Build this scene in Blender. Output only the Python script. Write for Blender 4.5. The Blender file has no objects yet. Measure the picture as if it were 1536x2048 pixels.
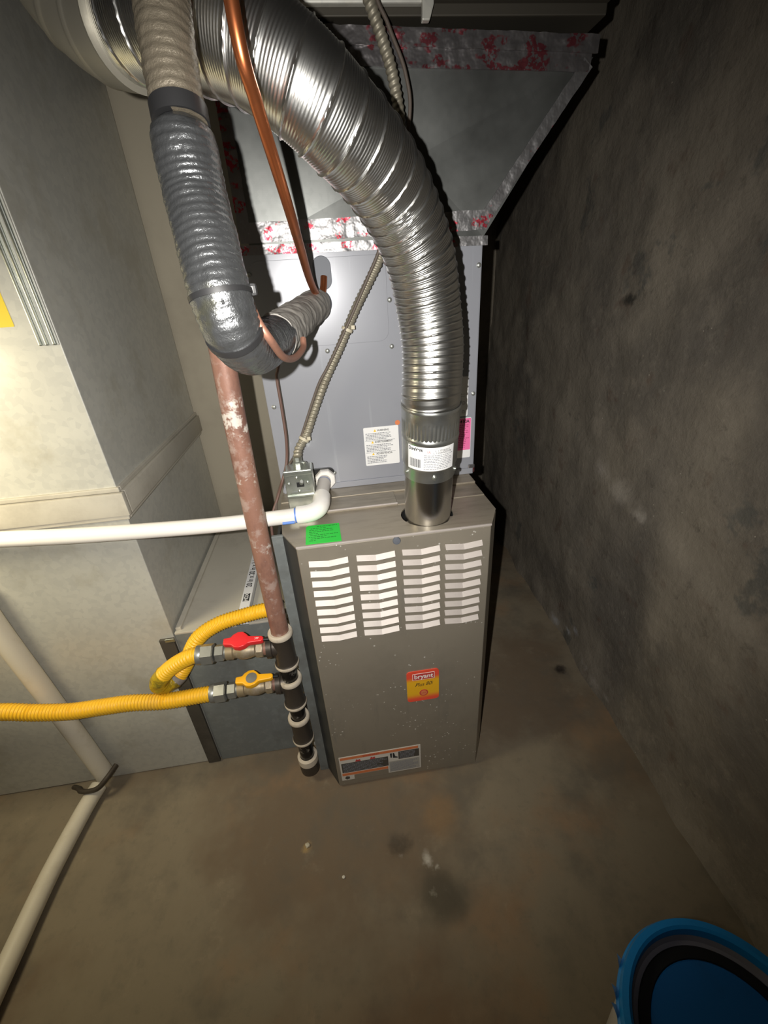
import bpy, bmesh, math, random
from mathutils import Vector, Matrix, noise

# ------------------------------------------------------------------ camera
S = bpy.context.scene
COL = S.collection
CAM_POS = Vector((0.10366, -0.74834, 1.28895))
RIGHT = Vector((0.98888036, -0.13657415, -0.05884848))
DOWN = Vector((-0.1153350, -0.45451646, -0.88323985))
FWD = Vector((0.09388013, 0.88020582, -0.46521418))
cd = bpy.data.cameras.new('camera')
cam = bpy.data.objects.new('camera', cd)
COL.objects.link(cam)
m = Matrix((RIGHT, -DOWN, -FWD)).transposed().to_4x4()
m.translation = CAM_POS
cam.matrix_world = m
cd.sensor_fit = 'VERTICAL'
cd.sensor_height = 36.0
cd.lens = 848.05 / 2048 * 36.0
cd.clip_start = 0.02
S.camera = cam

# ------------------------------------------------------------------ world + lights
w = bpy.data.worlds.new('world')
S.world = w
w.use_nodes = True
w.node_tree.nodes['Background'].inputs[0].default_value = (1.0, 0.86, 0.66, 1)
w.node_tree.nodes['Background'].inputs[1].default_value = 0.012


def spot(name, loc, target, power, color, angle, blend, radius):
    l = bpy.data.lights.new(name, 'SPOT')
    l.energy = power
    l.color = color
    l.spot_size = math.radians(angle)
    l.spot_blend = blend
    l.shadow_soft_size = radius
    o = bpy.data.objects.new(name, l)
    COL.objects.link(o)
    o.location = loc
    o.rotation_euler = (Vector(target) - Vector(loc)).to_track_quat('-Z', 'Y').to_euler()
    return o


# the phone's flash beside its lens, and an added unseen fill at the left, imitating glare on the duct
spot('phone_flash', (0.056, -0.752, 1.306), (0.12, 0.20, 0.93), 52.0, (1.0, 0.965, 0.91), 124, 1.0, 0.004)
spot('glare_fill', (-0.84, -0.17, 1.24), (-0.78, 0.10, 0.85), 24.0, (1.0, 0.88, 0.60), 172, 1.0, 0.15)

S.view_settings.view_transform = 'Standard'
S.view_settings.look = 'None'
S.view_settings.gamma = 1.0
S.view_settings.use_curve_mapping = False
S.view_settings.exposure = 0.0

# ------------------------------------------------------------------ materials
MATS = {}


def lin(c):
    return tuple(((x / 255.0) / 12.92 if x / 255.0 <= 0.04045 else ((x / 255.0 + 0.055) / 1.055) ** 2.4) for x in c)


class Mat:
    """small node builder around one Principled BSDF"""

    def __init__(self, name, color, rough=0.5, metal=0.0, spec=0.5):
        self.m = bpy.data.materials.new(name)
        self.m.use_nodes = True
        self.nt = self.m.node_tree
        self.b = self.nt.nodes['Principled BSDF']
        self.col = None
        self.base = (*lin(color), 1)
        self.b.inputs['Base Color'].default_value = self.base
        self.b.inputs['Roughness'].default_value = rough
        self.b.inputs['Metallic'].default_value = metal
        self.b.inputs['Specular IOR Level'].default_value = spec
        self.tc = self.nt.nodes.new('ShaderNodeTexCoord')
        self.h = None
        MATS[name] = self.m

    def noise(self, scale, detail=4, rough=0.6, stretch=None, loc=(0, 0, 0)):
        n = self.nt.nodes.new('ShaderNodeTexNoise')
        n.inputs['Scale'].default_value = scale
        n.inputs['Detail'].default_value = detail
        n.inputs['Roughness'].default_value = rough
        mp = self.nt.nodes.new('ShaderNodeMapping')
        mp.inputs['Location'].default_value = loc
        if stretch:
            mp.inputs['Scale'].default_value = stretch
        self.nt.links.new(self.tc.outputs['Object'], mp.inputs[0])
        self.nt.links.new(mp.outputs[0], n.inputs['Vector'])
        return n.outputs['Fac']

    def vor(self, scale, feature='F1', stretch=None, out='Distance'):
        n = self.nt.nodes.new('ShaderNodeTexVoronoi')
        n.feature = feature
        n.inputs['Scale'].default_value = scale
        mp = self.nt.nodes.new('ShaderNodeMapping')
        if stretch:
            mp.inputs['Scale'].default_value = stretch
        self.nt.links.new(self.tc.outputs['Object'], mp.inputs[0])
        self.nt.links.new(mp.outputs[0], n.inputs['Vector'])
        return n.outputs[out]

    def ramp(self, src, a, b, lo=0.0, hi=1.0):
        r = self.nt.nodes.new('ShaderNodeMapRange')
        r.interpolation_type = 'SMOOTHSTEP'
        r.inputs[1].default_value = a
        r.inputs[2].default_value = b
        r.inputs[3].default_value = lo
        r.inputs[4].default_value = hi
        self.nt.links.new(src, r.inputs[0])
        return r.outputs[0]

    def mul(self, a, b):
        n = self.nt.nodes.new('ShaderNodeMath')
        n.operation = 'MULTIPLY'
        self.nt.links.new(a, n.inputs[0])
        if isinstance(b, (int, float)):
            n.inputs[1].default_value = b
        else:
            self.nt.links.new(b, n.inputs[1])
        return n.outputs[0]

    def blob(self, center, radius, squash=(1, 1, 1), wob=0.0, scale=20.0, edge=0.5):
        """1 inside a wobbly blob at a fixed place on the surface, 0 outside"""
        vm = self.nt.nodes.new('ShaderNodeVectorMath')
        vm.operation = 'SUBTRACT'
        self.nt.links.new(self.tc.outputs['Object'], vm.inputs[0])
        vm.inputs[1].default_value = center
        vs = self.nt.nodes.new('ShaderNodeVectorMath')
        vs.operation = 'MULTIPLY'
        self.nt.links.new(vm.outputs[0], vs.inputs[0])
        vs.inputs[1].default_value = squash
        ln = self.nt.nodes.new('ShaderNodeVectorMath')
        ln.operation = 'LENGTH'
        self.nt.links.new(vs.outputs[0], ln.inputs[0])
        src = ln.outputs['Value']
        if wob:
            nz = self.noise(scale, 3)
            ad = self.nt.nodes.new('ShaderNodeMath')
            ad.operation = 'MULTIPLY_ADD'
            self.nt.links.new(nz, ad.inputs[0])
            ad.inputs[1].default_value = wob
            self.nt.links.new(src, ad.inputs[2])
            src = ad.outputs[0]
            radius = radius + wob * 0.5
        return self.ramp(src, radius * (1 - edge), radius, 1.0, 0.0)

    def mix(self, fac, color, amount=1.0):
        n = self.nt.nodes.new('ShaderNodeMix')
        n.data_type = 'RGBA'
        if amount != 1.0:
            fac = self.mul(fac, amount)
        self.nt.links.new(fac, n.inputs[0])
        if self.col is None:
            n.inputs[6].default_value = self.base
        else:
            self.nt.links.new(self.col, n.inputs[6])
        n.inputs[7].default_value = (*lin(color), 1)
        self.col = n.outputs[2]
        self.nt.links.new(self.col, self.b.inputs['Base Color'])
        return self

    def rough(self, src, lo, hi):
        self.nt.links.new(self.ramp(src, 0.3, 0.7, lo, hi), self.b.inputs['Roughness'])
        return self

    def bump(self, src, strength=0.2, dist=0.002):
        n = self.nt.nodes.new('ShaderNodeBump')
        n.inputs['Strength'].default_value = strength
        n.inputs['Distance'].default_value = dist
        self.nt.links.new(src, n.inputs['Height'])
        if self.h is not None:
            self.nt.links.new(self.h, n.inputs['Normal'])
        self.h = n.outputs[0]
        self.nt.links.new(self.h, self.b.inputs['Normal'])
        return self


def specks(M, scale, size, color, amount=1.0, density=0.55, dscale=6.0):
    f = M.ramp(M.vor(scale), size * 0.6, size, 1.0, 0.0)
    M.mix(M.mul(f, M.ramp(M.noise(dscale, 3), density, density + 0.08)), color, amount)


# concrete
k = Mat('concrete_wall', (134, 126, 113), 0.88, 0, 0.25)
k.mix(k.ramp(k.noise(2.1, 6), 0.42, 0.62), (112, 106, 97))
k.mix(k.ramp(k.noise(5.0, 6, 0.65, loc=(3, 1, 7)), 0.5, 0.72), (150, 141, 127), 0.7)
k.mix(k.ramp(k.noise(11, 5, loc=(9, 2, 1)), 0.58, 0.74), (106, 88, 76), 0.6)
k.mix(k.ramp(k.noise(3.3, 5, 0.7, loc=(1, 8, 2)), 0.6, 0.66), (82, 86, 84), 0.55)
k.mix(k.mul(k.ramp(k.vor(26), 0.0, 0.12, 1, 0), k.ramp(k.noise(7, 2), 0.5, 0.6)), (178, 168, 150), 0.5)
k.mix(k.blob((0, 0.43, 1.225), 0.030, (0, 0.7, 1.5), 0.03, 30), (56, 55, 50), 0.9)
for by, bz, br, bc in ((0.30, 0.71, 0.055, (176, 168, 156)), (0.40, 0.735, 0.05, (160, 152, 142)), (0.19, 0.69, 0.03, (180, 172, 160)), (0.37, 0.09, 0.020, (186, 188, 194)), (0.52, 0.02, 0.03, (176, 178, 184)), (0.42, 0.05, 0.02, (190, 192, 196)), (0.26, 0.035, 0.02, (176, 170, 164)), (0.19, 0.03, 0.025, (186, 176, 168)), (0.12, 0.03, 0.016, (170, 166, 160))):
    k.mix(k.blob((0, by, bz), br, (0, 0.7, 1.1), 0.06, 26, 0.7), bc, 0.85)
k.mix(k.ramp(k.noise(30, 6, 0.75), 0.5, 0.72), (146, 138, 124), 0.5)
k.mix(k.ramp(k.noise(22, 6, 0.75, loc=(5, 5, 2)), 0.56, 0.72), (86, 80, 72), 0.5)
specks(k, 34, 0.06, (196, 188, 172), 0.9, 0.55, 4)
k.bump(k.noise(60, 6, 0.7), 0.6, 0.004)
k.bump(k.noise(14, 5), 0.5, 0.012)
k = Mat('concrete_floor', (134, 123, 104), 0.85, 0, 0.25)
k.mix(k.ramp(k.noise(1.7, 6, loc=(5, 2, 0)), 0.42, 0.62), (116, 101, 83))
k.mix(k.ramp(k.noise(4.2, 6, 0.66), 0.47, 0.7), (104, 97, 85), 0.8)
k.mix(k.ramp(k.noise(2.6, 5, loc=(1, 7, 0)), 0.52, 0.72), (146, 117, 88), 0.7)
k.mix(k.ramp(k.noise(9, 6, 0.7, loc=(2, 3, 0)), 0.56, 0.8), (160, 147, 124), 0.45)
k.mix(k.blob((0.235, -0.285, 0), 0.085, (1, 1.1, 1), 0.06, 14), (78, 73, 62), 0.75)
k.mix(k.blob((0.150, -0.165, 0), 0.040, (1, 1, 1), 0.05, 25), (78, 70, 60), 0.85)
k.mix(k.blob((0.147, -0.183, 0), 0.013, (1.0, 0.6, 1), 0.03, 50), (170, 160, 145), 0.8)
k.mix(k.blob((0.212, -0.212, 0), 0.018, (1.2, 0.6, 1), 0.03, 40), (196, 190, 178), 0.9)
k.mix(k.blob((0.232, -0.235, 0), 0.010, (1, 0.7, 1), 0.02, 60), (190, 184, 170), 0.9)
k.mix(k.blob((0.214, -0.281, 0), 0.012, (1, 0.7, 1), 0.02, 60), (170, 165, 150), 0.8)
k.mix(k.blob((0.27, -0.12, 0), 0.08, (1, 1, 1), 0.08, 12), (140, 112, 80), 0.6)
k.mix(k.blob((-0.095, -0.135, 0), 0.018, (1, 1, 1), 0.02, 50), (176, 148, 98), 0.8)
k.mix(k.blob((0.836, 0.292, 0), 0.03, (1, 1, 1), 0.02, 40), (45, 38, 34), 0.9)
specks(k, 30, 0.05, (188, 180, 165), 0.8, 0.6)
k.mix(k.blob((0.12, -0.66, 0), 0.42, (1, 1.3, 1), 0.25, 5, 0.9), (158, 104, 62), 0.55)  # warm glow painted into the floor colour as an orange-brown patch
k.mix(k.ramp(k.noise(38, 5, 0.7), 0.52, 0.75), (112, 104, 90), 0.45)
k.bump(k.noise(70, 6, 0.7), 0.3, 0.002)
k.bump(k.noise(9, 4), 0.25, 0.006)
k = Mat('painted_wall', (170, 162, 144), 0.8, 0, 0.25)
k.mix(k.ramp(k.noise(4, 5), 0.45, 0.7), (150, 142, 126), 0.6)
Mat('dark_joist', (60, 52, 42), 0.9)
# sheet metal
k = Mat('galvanised', (200, 199, 190), 0.48, 0.25)
k.mix(k.ramp(k.vor(90, out='Color'), 0.2, 0.9), (182, 182, 176), 0.5)
k.mix(k.ramp(k.noise(6, 5, 0.7), 0.5, 0.7), (176, 172, 158), 0.6)
specks(k, 28, 0.055, (226, 224, 214), 0.7, 0.57, 9)
k.rough(k.noise(5, 5), 0.34, 0.52)
k.bump(k.noise(3.5, 2), 0.25, 0.01)
Mat('shaded_trunk_metal', (70, 66, 58), 0.6, 0.3)  # metal darkened to put the flash's falloff into its colour
k = Mat('galvanised_dull', (190, 185, 172), 0.6, 0.15)
k.mix(k.ramp(k.noise(5, 6, 0.7), 0.45, 0.7), (164, 158, 146), 0.7)
k.mix(k.ramp(k.noise(13, 4, 0.7, (3, 3, 0.6)), 0.56, 0.7), (188, 184, 172), 0.45)
specks(k, 30, 0.05, (228, 224, 212), 0.7, 0.58, 8)
k.rough(k.noise(6, 5), 0.5, 0.7)
k.bump(k.noise(4, 2), 0.2, 0.01)
k = Mat('galvanised_blue', (126, 131, 130), 0.5, 0.3)
k.mix(k.ramp(k.noise(45, 4, 0.7), 0.45, 0.7), (142, 147, 145), 0.6)
k.mix(k.ramp(k.noise(5, 4, 0.7), 0.5, 0.7), (104, 104, 100), 0.7)
k.rough(k.noise(8, 5), 0.42, 0.6)
k = Mat('dark_cleat', (74, 69, 60), 0.75, 0.2)
k.mix(k.ramp(k.noise(12, 4), 0.45, 0.7), (92, 86, 76), 0.7)
k = Mat('plenum_metal', (122, 124, 122), 0.36, 0.85)
k.mix(k.ramp(k.noise(4, 5, 0.7), 0.42, 0.7), (98, 100, 98), 0.7)
k.mix(k.ramp(k.vor(120, out='Color'), 0.3, 0.9), (112, 115, 113), 0.4)
k.rough(k.noise(5, 4), 0.3, 0.48)
k.bump(k.noise(2.5, 2), 0.3, 0.012)
k = Mat('zinc', (196, 200, 192), 0.3, 0.9)
k.mix(k.ramp(k.noise(40, 3), 0.45, 0.65), (160, 170, 160), 0.5)
k = Mat('aluminium', (228, 228, 225), 0.3, 1.0)
Mat('polished_pipe', (206, 204, 200), 0.27, 1.0)
k = Mat('elbow_metal', (150, 146, 134), 0.5, 0.6)
k = Mat('sleeve_metal', (212, 214, 210), 0.28, 0.95)
k.rough(k.noise(14, 4), 0.24, 0.36)
# furnace / coil paint
k = Mat('furnace_paint', (152, 144, 130), 0.40, 0.42, 0.5)
k.mix(k.ramp(k.noise(4, 6, 0.7), 0.45, 0.75), (134, 128, 116), 0.7)
k.mix(k.ramp(k.noise(5, 5, 0.7, (3, 3, 0.5)), 0.55, 0.75), (110, 112, 108), 0.5)
specks(k, 75, 0.16, (222, 218, 208), 0.95, 0.47, 5)
specks(k, 40, 0.11, (228, 224, 216), 0.95, 0.50, 7)
k.rough(k.noise(7, 5), 0.36, 0.5)
k = Mat('lit_door_paint', (178, 170, 164), 0.5, 0.20, 0.5)  # door paint lightened to put in the flash that louvers and lips catch
k.mix(k.ramp(k.noise(30, 4), 0.5, 0.7), (164, 155, 150), 0.5)
k = Mat('casing_paint', (64, 65, 63), 0.55, 0.2)
k.mix(k.ramp(k.noise(9, 5), 0.45, 0.7), (52, 52, 49), 0.6)
k = Mat('furnace_top_paint', (156, 147, 132), 0.42, 0.4)
k.mix(k.ramp(k.noise(8, 5, 0.7, (0.6, 3, 1)), 0.45, 0.7), (112, 106, 94), 0.6)
specks(k, 50, 0.06, (210, 205, 195), 0.8, 0.56, 8)
k = Mat('coil_paint', (144, 146, 153), 0.28, 0.06, 0.28)
k.mix(k.ramp(k.noise(3, 5, 0.6), 0.45, 0.75), (132, 135, 144), 0.6)
k.mix(k.ramp(k.noise(9, 4, 0.6, (5, 5, 0.25)), 0.6, 0.75), (160, 163, 170), 0.5)
k = Mat('black_void', (14, 14, 14), 0.9)
# pipes
k = Mat('rusty_iron', (146, 108, 92), 0.5, 0.1, 0.45)
k.mix(k.ramp(k.noise(16, 6, 0.7, (1, 1, 0.5)), 0.45, 0.65), (116, 84, 74), 0.8)
k.mix(k.ramp(k.noise(22, 6, 0.7, loc=(4, 2, 0)), 0.52, 0.62), (172, 152, 142), 0.7)
k.mix(k.ramp(k.noise(10, 5, 0.75, loc=(7, 1, 3)), 0.58, 0.64), (212, 204, 194), 0.9)
k.bump(k.noise(60, 5), 0.4, 0.0015)
k = Mat('black_iron', (78, 71, 64), 0.42, 0.5)
k.mix(k.ramp(k.noise(20, 5, 0.7), 0.5, 0.7), (92, 84, 76), 0.7)
k.bump(k.noise(70, 4), 0.3, 0.001)
k = Mat('dusty_rim', (196, 184, 166), 0.8)
k.mix(k.ramp(k.noise(40, 4), 0.5, 0.75), (160, 148, 132), 0.7)
k = Mat('wet_iron', (34, 32, 32), 0.2, 0.5)
k.mix(k.ramp(k.noise(40, 4, 0.7), 0.55, 0.7), (190, 186, 176), 0.7)
k = Mat('pvc_white', (236, 232, 226), 0.35, 0, 0.5)
k.mix(k.ramp(k.noise(9, 4), 0.5, 0.8), (222, 216, 206), 0.6)
k = Mat('pvc_grey', (206, 200, 192), 0.4)
k = Mat('drain_white', (214, 206, 188), 0.45)
k.mix(k.ramp(k.noise(12, 5, 0.7), 0.5, 0.75), (192, 182, 160), 0.6)
Mat('blue_primer', (92, 132, 206), 0.5)
k = Mat('copper', (190, 112, 70), 0.33, 0.9)
k.mix(k.ramp(k.noise(14, 5, 0.7), 0.52, 0.7), (146, 96, 72), 0.7)
k = Mat('dull_copper', (150, 108, 90), 0.5, 0.5)
k.mix(k.ramp(k.noise(30, 5, 0.7), 0.5, 0.7), (124, 96, 84), 0.7)
k = Mat('foil_jacket', (122, 124, 126), 0.27, 0.85)
k.mix(k.ramp(k.noise(25, 5, 0.7), 0.5, 0.75), (92, 94, 94), 0.7)
k.mix(k.ramp(k.noise(7, 4, 0.7, loc=(3, 9, 1)), 0.62, 0.72), (140, 138, 92), 0.5)
k.bump(k.noise(150, 4, 0.7), 0.55, 0.002)
k.bump(k.noise(60, 3, 0.6), 0.4, 0.003)
k = Mat('old_jacket', (112, 104, 90), 0.45, 0.4)
k.bump(k.noise(90, 5, 0.7), 0.7, 0.003)
k = Mat('grey_tape', (146, 142, 136), 0.7, 0.1)
k.mix(k.ramp(k.noise(40, 5, 0.7), 0.5, 0.75), (104, 100, 98), 0.7)
k.bump(k.noise(90, 4), 0.5, 0.002)
Mat('black_tape', (34, 34, 35), 0.45)
Mat('rubber_grey', (92, 96, 104), 0.55)
k = Mat('bx_armour', (150, 144, 128), 0.5, 0.45)
k.mix(k.ramp(k.noise(40, 4), 0.5, 0.7), (120, 112, 96), 0.6)
k = Mat('brown_cable', (98, 74, 66), 0.5)
Mat('dark_cable', (88, 78, 70), 0.6)
Mat('zip_tie', (190, 182, 160), 0.6)
k = Mat('yellow_jacket', (238, 186, 40), 0.42)
k.mix(k.ramp(k.noise(12, 5, 0.7), 0.5, 0.75), (214, 172, 74), 0.6)
k = Mat('yellow_tape', (186, 158, 40), 0.3)
k.mix(k.ramp(k.noise(45, 5, 0.7), 0.5, 0.68), (110, 100, 40), 0.8)
k.bump(k.noise(70, 4), 0.8, 0.005)
k = Mat('cast_fitting', (160, 162, 158), 0.4, 0.7)
k.mix(k.ramp(k.noise(35, 4), 0.5, 0.75), (130, 130, 124), 0.6)
k = Mat('brass_body', (150, 134, 106), 0.5, 0.5)
k.mix(k.ramp(k.noise(25, 5, 0.7), 0.48, 0.66), (168, 156, 138), 0.8)
k.mix(k.ramp(k.noise(14, 4), 0.6, 0.75), (140, 104, 60), 0.6)
Mat('red_handle', (226, 48, 52), 0.35)
Mat('yellow_handle', (244, 178, 30), 0.35)
Mat('black_plastic', (24, 24, 24), 0.45)
# paper, print
Mat('paper_white', (226, 226, 226), 0.6)
Mat('paper_cream', (206, 200, 190), 0.6)
Mat('paper_grey', (160, 156, 148), 0.7)
Mat('paper_pink', (232, 110, 164), 0.6)
k = Mat('tag_green', (40, 196, 64), 0.5)
Mat('tag_yellow', (244, 214, 60), 0.5)
Mat('ink_black', (36, 36, 38), 0.6)
Mat('ink_grey', (128, 130, 136), 0.7)
Mat('ink_pink', (170, 70, 110), 0.7)
Mat('ink_green', (20, 110, 36), 0.7)
Mat('ink_red', (180, 60, 56), 0.6)
Mat('ink_orange', (208, 120, 74), 0.6)
Mat('ink_white', (238, 232, 226), 0.55)
Mat('ink_teal', (60, 150, 130), 0.6)
Mat('label_dark', (72, 68, 62), 0.6)
Mat('print_yellow', (232, 190, 40), 0.5)
# badge: red at top and bottom, yellow in the middle (printed colours)
k = Mat('badge_print', (222, 78, 56), 0.4)
sx = k.nt.nodes.new('ShaderNodeSeparateXYZ')
k.nt.links.new(k.tc.outputs['Object'], sx.inputs[0])
k.mix(k.mul(k.ramp(sx.outputs[2], 0.328, 0.352), k.ramp(sx.outputs[2], 0.392, 0.412, 1.0, 0.0)), (222, 168, 34))
k = Mat('foil_tape', (146, 145, 146), 0.42, 0.8)
k.mix(k.mul(k.ramp(k.noise(26, 2, 0.5, (1, 1, 1.6)), 0.56, 0.61), k.ramp(k.noise(190, 2), 0.46, 0.54)), (190, 40, 62), 0.9)
k.bump(k.noise(30, 3, 0.6), 0.6, 0.006)
k = Mat('foil_tape_dark', (132, 129, 130), 0.36, 0.8)
k.mix(k.mul(k.ramp(k.noise(30, 2, 0.5, (1, 1, 1.6)), 0.52, 0.58), k.ramp(k.noise(150, 2), 0.4, 0.5)), (140, 40, 54), 0.8)
k.bump(k.noise(26, 3, 0.6), 0.6, 0.006)
# bucket
k = Mat('bucket_blue', (20, 130, 200), 0.45)
k.mix(k.ramp(k.noise(20, 4), 0.55, 0.7), (14, 112, 180), 0.6)
k = Mat('bucket_lid_blue', (14, 98, 168), 0.5)
k.mix(k.ramp(k.noise(14, 5), 0.55, 0.75), (20, 84, 140), 0.5)
k = Mat('bucket_body', (190, 186, 178), 0.5)
Mat('lid_grey', (120, 118, 128), 0.6)
Mat('lid_shadow_black', (10, 10, 11), 0.7)
k = Mat('frayed_plastic', (150, 178, 200), 0.5)
Mat('strap_metal', (74, 66, 56), 0.6, 0.3)
Mat('chip_white', (214, 208, 194), 0.8)


# ------------------------------------------------------------------ object helpers
def root_of(o):
    while o.parent:
        o = o.parent
    return o


def finish(name, verts, faces, mat, parent=None, smooth=False, kind=None, sharp=None, mats=None, fmat=None):
    off = root_of(parent).location if parent else Vector((0, 0, 0))
    me = bpy.data.meshes.new(name)
    me.from_pydata([tuple(Vector(v) - off) for v in verts], [], faces)
    me.validate()
    me.update()
    bm = bmesh.new()
    bm.from_mesh(me)
    bmesh.ops.recalc_face_normals(bm, faces=bm.faces)
    bm.to_mesh(me)
    bm.free()
    if smooth:
        for p in me.polygons:
            p.use_smooth = True
        if sharp:
            me.set_sharp_from_angle(angle=math.radians(sharp))
    me.materials.append(MATS[mat])
    o = bpy.data.objects.new(name, me)
    COL.objects.link(o)
    if parent:
        o.parent = parent
    if kind:
        o['kind'] = kind
    return o


def thing(name, label, cat, loc, group=None):
    o = bpy.data.objects.new(name, None)
    o.empty_display_size = 0.05
    COL.objects.link(o)
    o.location = loc
    o['label'] = label
    o['category'] = cat
    if group:
        o['group'] = group
    return o


def tag(o, label, cat, group=None):
    o['label'] = label
    o['category'] = cat
    if group:
        o['group'] = group
    return o


def lab(o, label):
    o['label'] = label
    return o


def bm_out(bm):
    bm.verts.index_update()
    v = [x.co.copy() for x in bm.verts]
    f = [[y.index for y in x.verts] for x in bm.faces]
    bm.free()
    return v, f


def box_geo(x0, x1, y0, y1, z0, z1, bevel=0.0, seg=2):
    bm = bmesh.new()
    bmesh.ops.create_cube(bm, size=1.0)
    for v in bm.verts:
        v.co = Vector((x0 + (v.co.x + 0.5) * (x1 - x0), y0 + (v.co.y + 0.5) * (y1 - y0), z0 + (v.co.z + 0.5) * (z1 - z0)))
    if bevel:
        bmesh.ops.bevel(bm, geom=bm.edges[:], offset=bevel, segments=seg, affect='EDGES', profile=0.6)
    return bm_out(bm)


def box(name, x0, x1, y0, y1, z0, z1, mat, parent=None, bevel=0.0015, kind=None):
    v, f = box_geo(x0, x1, y0, y1, z0, z1, bevel)
    return finish(name, v, f, mat, parent, smooth=bool(bevel), kind=kind, sharp=8)


def prism(name, poly, axis, a, b, mat, parent=None, bevel=0.0, kind=None):
    """poly: 2D outline; axis 'y' -> (x,z) outline run from y=a to y=b, 'z' -> (x,y), 'x' -> (y,z)"""
    def P(p, t):
        return {'y': (p[0], t, p[1]), 'z': (p[0], p[1], t), 'x': (t, p[0], p[1])}[axis]
    bm = bmesh.new()
    A = [bm.verts.new(P(p, a)) for p in poly]
    B = [bm.verts.new(P(p, b)) for p in poly]
    n = len(poly)
    bm.faces.new(A)
    bm.faces.new(B[::-1])
    for i in range(n):
        bm.faces.new((A[i], B[i], B[(i + 1) % n], A[(i + 1) % n]))
    bmesh.ops.recalc_face_normals(bm, faces=bm.faces[:])
    if bevel:
        bmesh.ops.bevel(bm, geom=bm.edges[:], offset=bevel, segments=2, affect='EDGES', profile=0.6)
    v, f = bm_out(bm)
    return finish(name, v, f, mat, parent, smooth=bool(bevel), kind=kind, sharp=8)


def rrect(x0, x1, z0, z1, r, n=6):
    out = []
    for cx, cz, a0 in ((x1 - r, z1 - r, 0), (x0 + r, z1 - r, 90), (x0 + r, z0 + r, 180), (x1 - r, z0 + r, 270)):
        for i in range(n + 1):
            a = math.radians(a0 + 90 * i / n)
            out.append((cx + r * math.cos(a), cz + r * math.sin(a)))
    return out


def frames(axis):
    a = Vector(axis).normalized()
    t = Vector((0, 0, 1)) if abs(a.z) < 0.9 else Vector((1, 0, 0))
    u = t.cross(a).normalized()
    return a, u, a.cross(u)


def lathe(name, profile, origin, axis, mat, parent=None, n=36, cap=True, smooth=True, sides=None, sharp=35):
    """profile of (radius, distance along axis)"""
    a, u, v_ = frames(axis)
    o = Vector(origin)
    n = sides or n
    V, F = [], []
    for r, d in profile:
        for i in range(n):
            t = 2 * math.pi * (i + 0.5) / n
            V.append(o + a * d + (u * math.cos(t) + v_ * math.sin(t)) * r)
    for j in range(len(profile) - 1):
        for i in range(n):
            F.append((j * n + i, j * n + (i + 1) % n, (j + 1) * n + (i + 1) % n, (j + 1) * n + i))
    if cap:
        F.append(list(range(n))[::-1])
        F.append([(len(profile) - 1) * n + i for i in range(n)])
    return finish(name, V, F, mat, parent, smooth=smooth and not sides, sharp=sharp)


def resample(pts, ds):
    P = [Vector(p) for p in pts]
    if len(P) > 2:
        Q = [P[0] * 2 - P[1]] + P + [P[-1] * 2 - P[-2]]
        D = []
        for i in range(1, len(Q) - 2):
            p0, p1, p2, p3 = Q[i - 1:i + 3]
            for j in range(24):
                t = j / 24
                D.append(0.5 * ((2 * p1) + (p2 - p0) * t + (2 * p0 - 5 * p1 + 4 * p2 - p3) * t * t + (3 * p1 - p0 - 3 * p2 + p3) * t ** 3))
        D.append(P[-1])
    else:
        D = P
    L = [0.0]
    for i in range(1, len(D)):
        L.append(L[-1] + (D[i] - D[i - 1]).length)
    n = max(2, int(L[-1] / ds))
    out, k_ = [], 0
    for i in range(n + 1):
        s = L[-1] * i / n
        while k_ < len(D) - 2 and L[k_ + 1] < s:
            k_ += 1
        seg = L[k_ + 1] - L[k_]
        out.append(D[k_].lerp(D[k_ + 1], (s - L[k_]) / seg if seg else 0))
    return out, L[-1]


def sweep(name, pts, rad, mat, parent=None, n=20, ds=0.006, cap=True, sharp=None):
    C, T = resample(pts, ds)
    m_ = len(C)
    tan = [(C[min(i + 1, m_ - 1)] - C[max(i - 1, 0)]).normalized() for i in range(m_)]
    _, u, _ = frames(tan[0])
    V, F = [], []
    for i in range(m_):
        u = (u - tan[i] * u.dot(tan[i])).normalized()
        w_ = tan[i].cross(u)
        s = T * i / (m_ - 1)
        for j in range(n):
            t = 2 * math.pi * j / n
            r = rad(s, t, T) if callable(rad) else rad
            V.append(C[i] + (u * math.cos(t) + w_ * math.sin(t)) * r)
    for i in range(m_ - 1):
        for j in range(n):
            F.append((i * n + j, i * n + (j + 1) % n, (i + 1) * n + (j + 1) % n, (i + 1) * n + j))
    if cap:
        F.append(list(range(n))[::-1])
        F.append([(m_ - 1) * n + j for j in range(n)])
    return finish(name, V, F, mat, parent, smooth=True, sharp=sharp or 60)


def sub_path(pts, a, b, ds=0.004):
    C, T = resample(pts, ds)
    n = len(C)
    return C[int(a * (n - 1)):int(b * (n - 1)) + 1]


def text_geo(s, size, shear=0.0, bold=0.0, squeeze=1.0):
    cu = bpy.data.curves.new('t', 'FONT')
    cu.body = s
    cu.size = size
    cu.shear = shear
    cu.offset = bold
    cu.align_x = 'CENTER'
    cu.align_y = 'CENTER'
    o = bpy.data.objects.new('t', cu)
    COL.objects.link(o)
    bpy.context.view_layer.update()
    me = bpy.data.meshes.new_from_object(o.evaluated_get(bpy.context.evaluated_depsgraph_get()))
    V = [(v.co.x * squeeze, v.co.y) for v in me.vertices]
    F = [list(p.vertices) for p in me.polygons]
    bpy.data.objects.remove(o)
    bpy.data.curves.remove(cu)
    bpy.data.meshes.remove(me)
    return V, F


def front_text(name, s, x, z, y, size, mat, parent, shear=0.0, bold=0.0, squeeze=1.0, rot=0.0):
    V, F = text_geo(s, size, shear, bold, squeeze)
    c, sn = math.cos(rot), math.sin(rot)
    return finish(name, [(x + a * c - b * sn, y, z + a * sn + b * c) for a, b in V], F, mat, parent)


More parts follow.
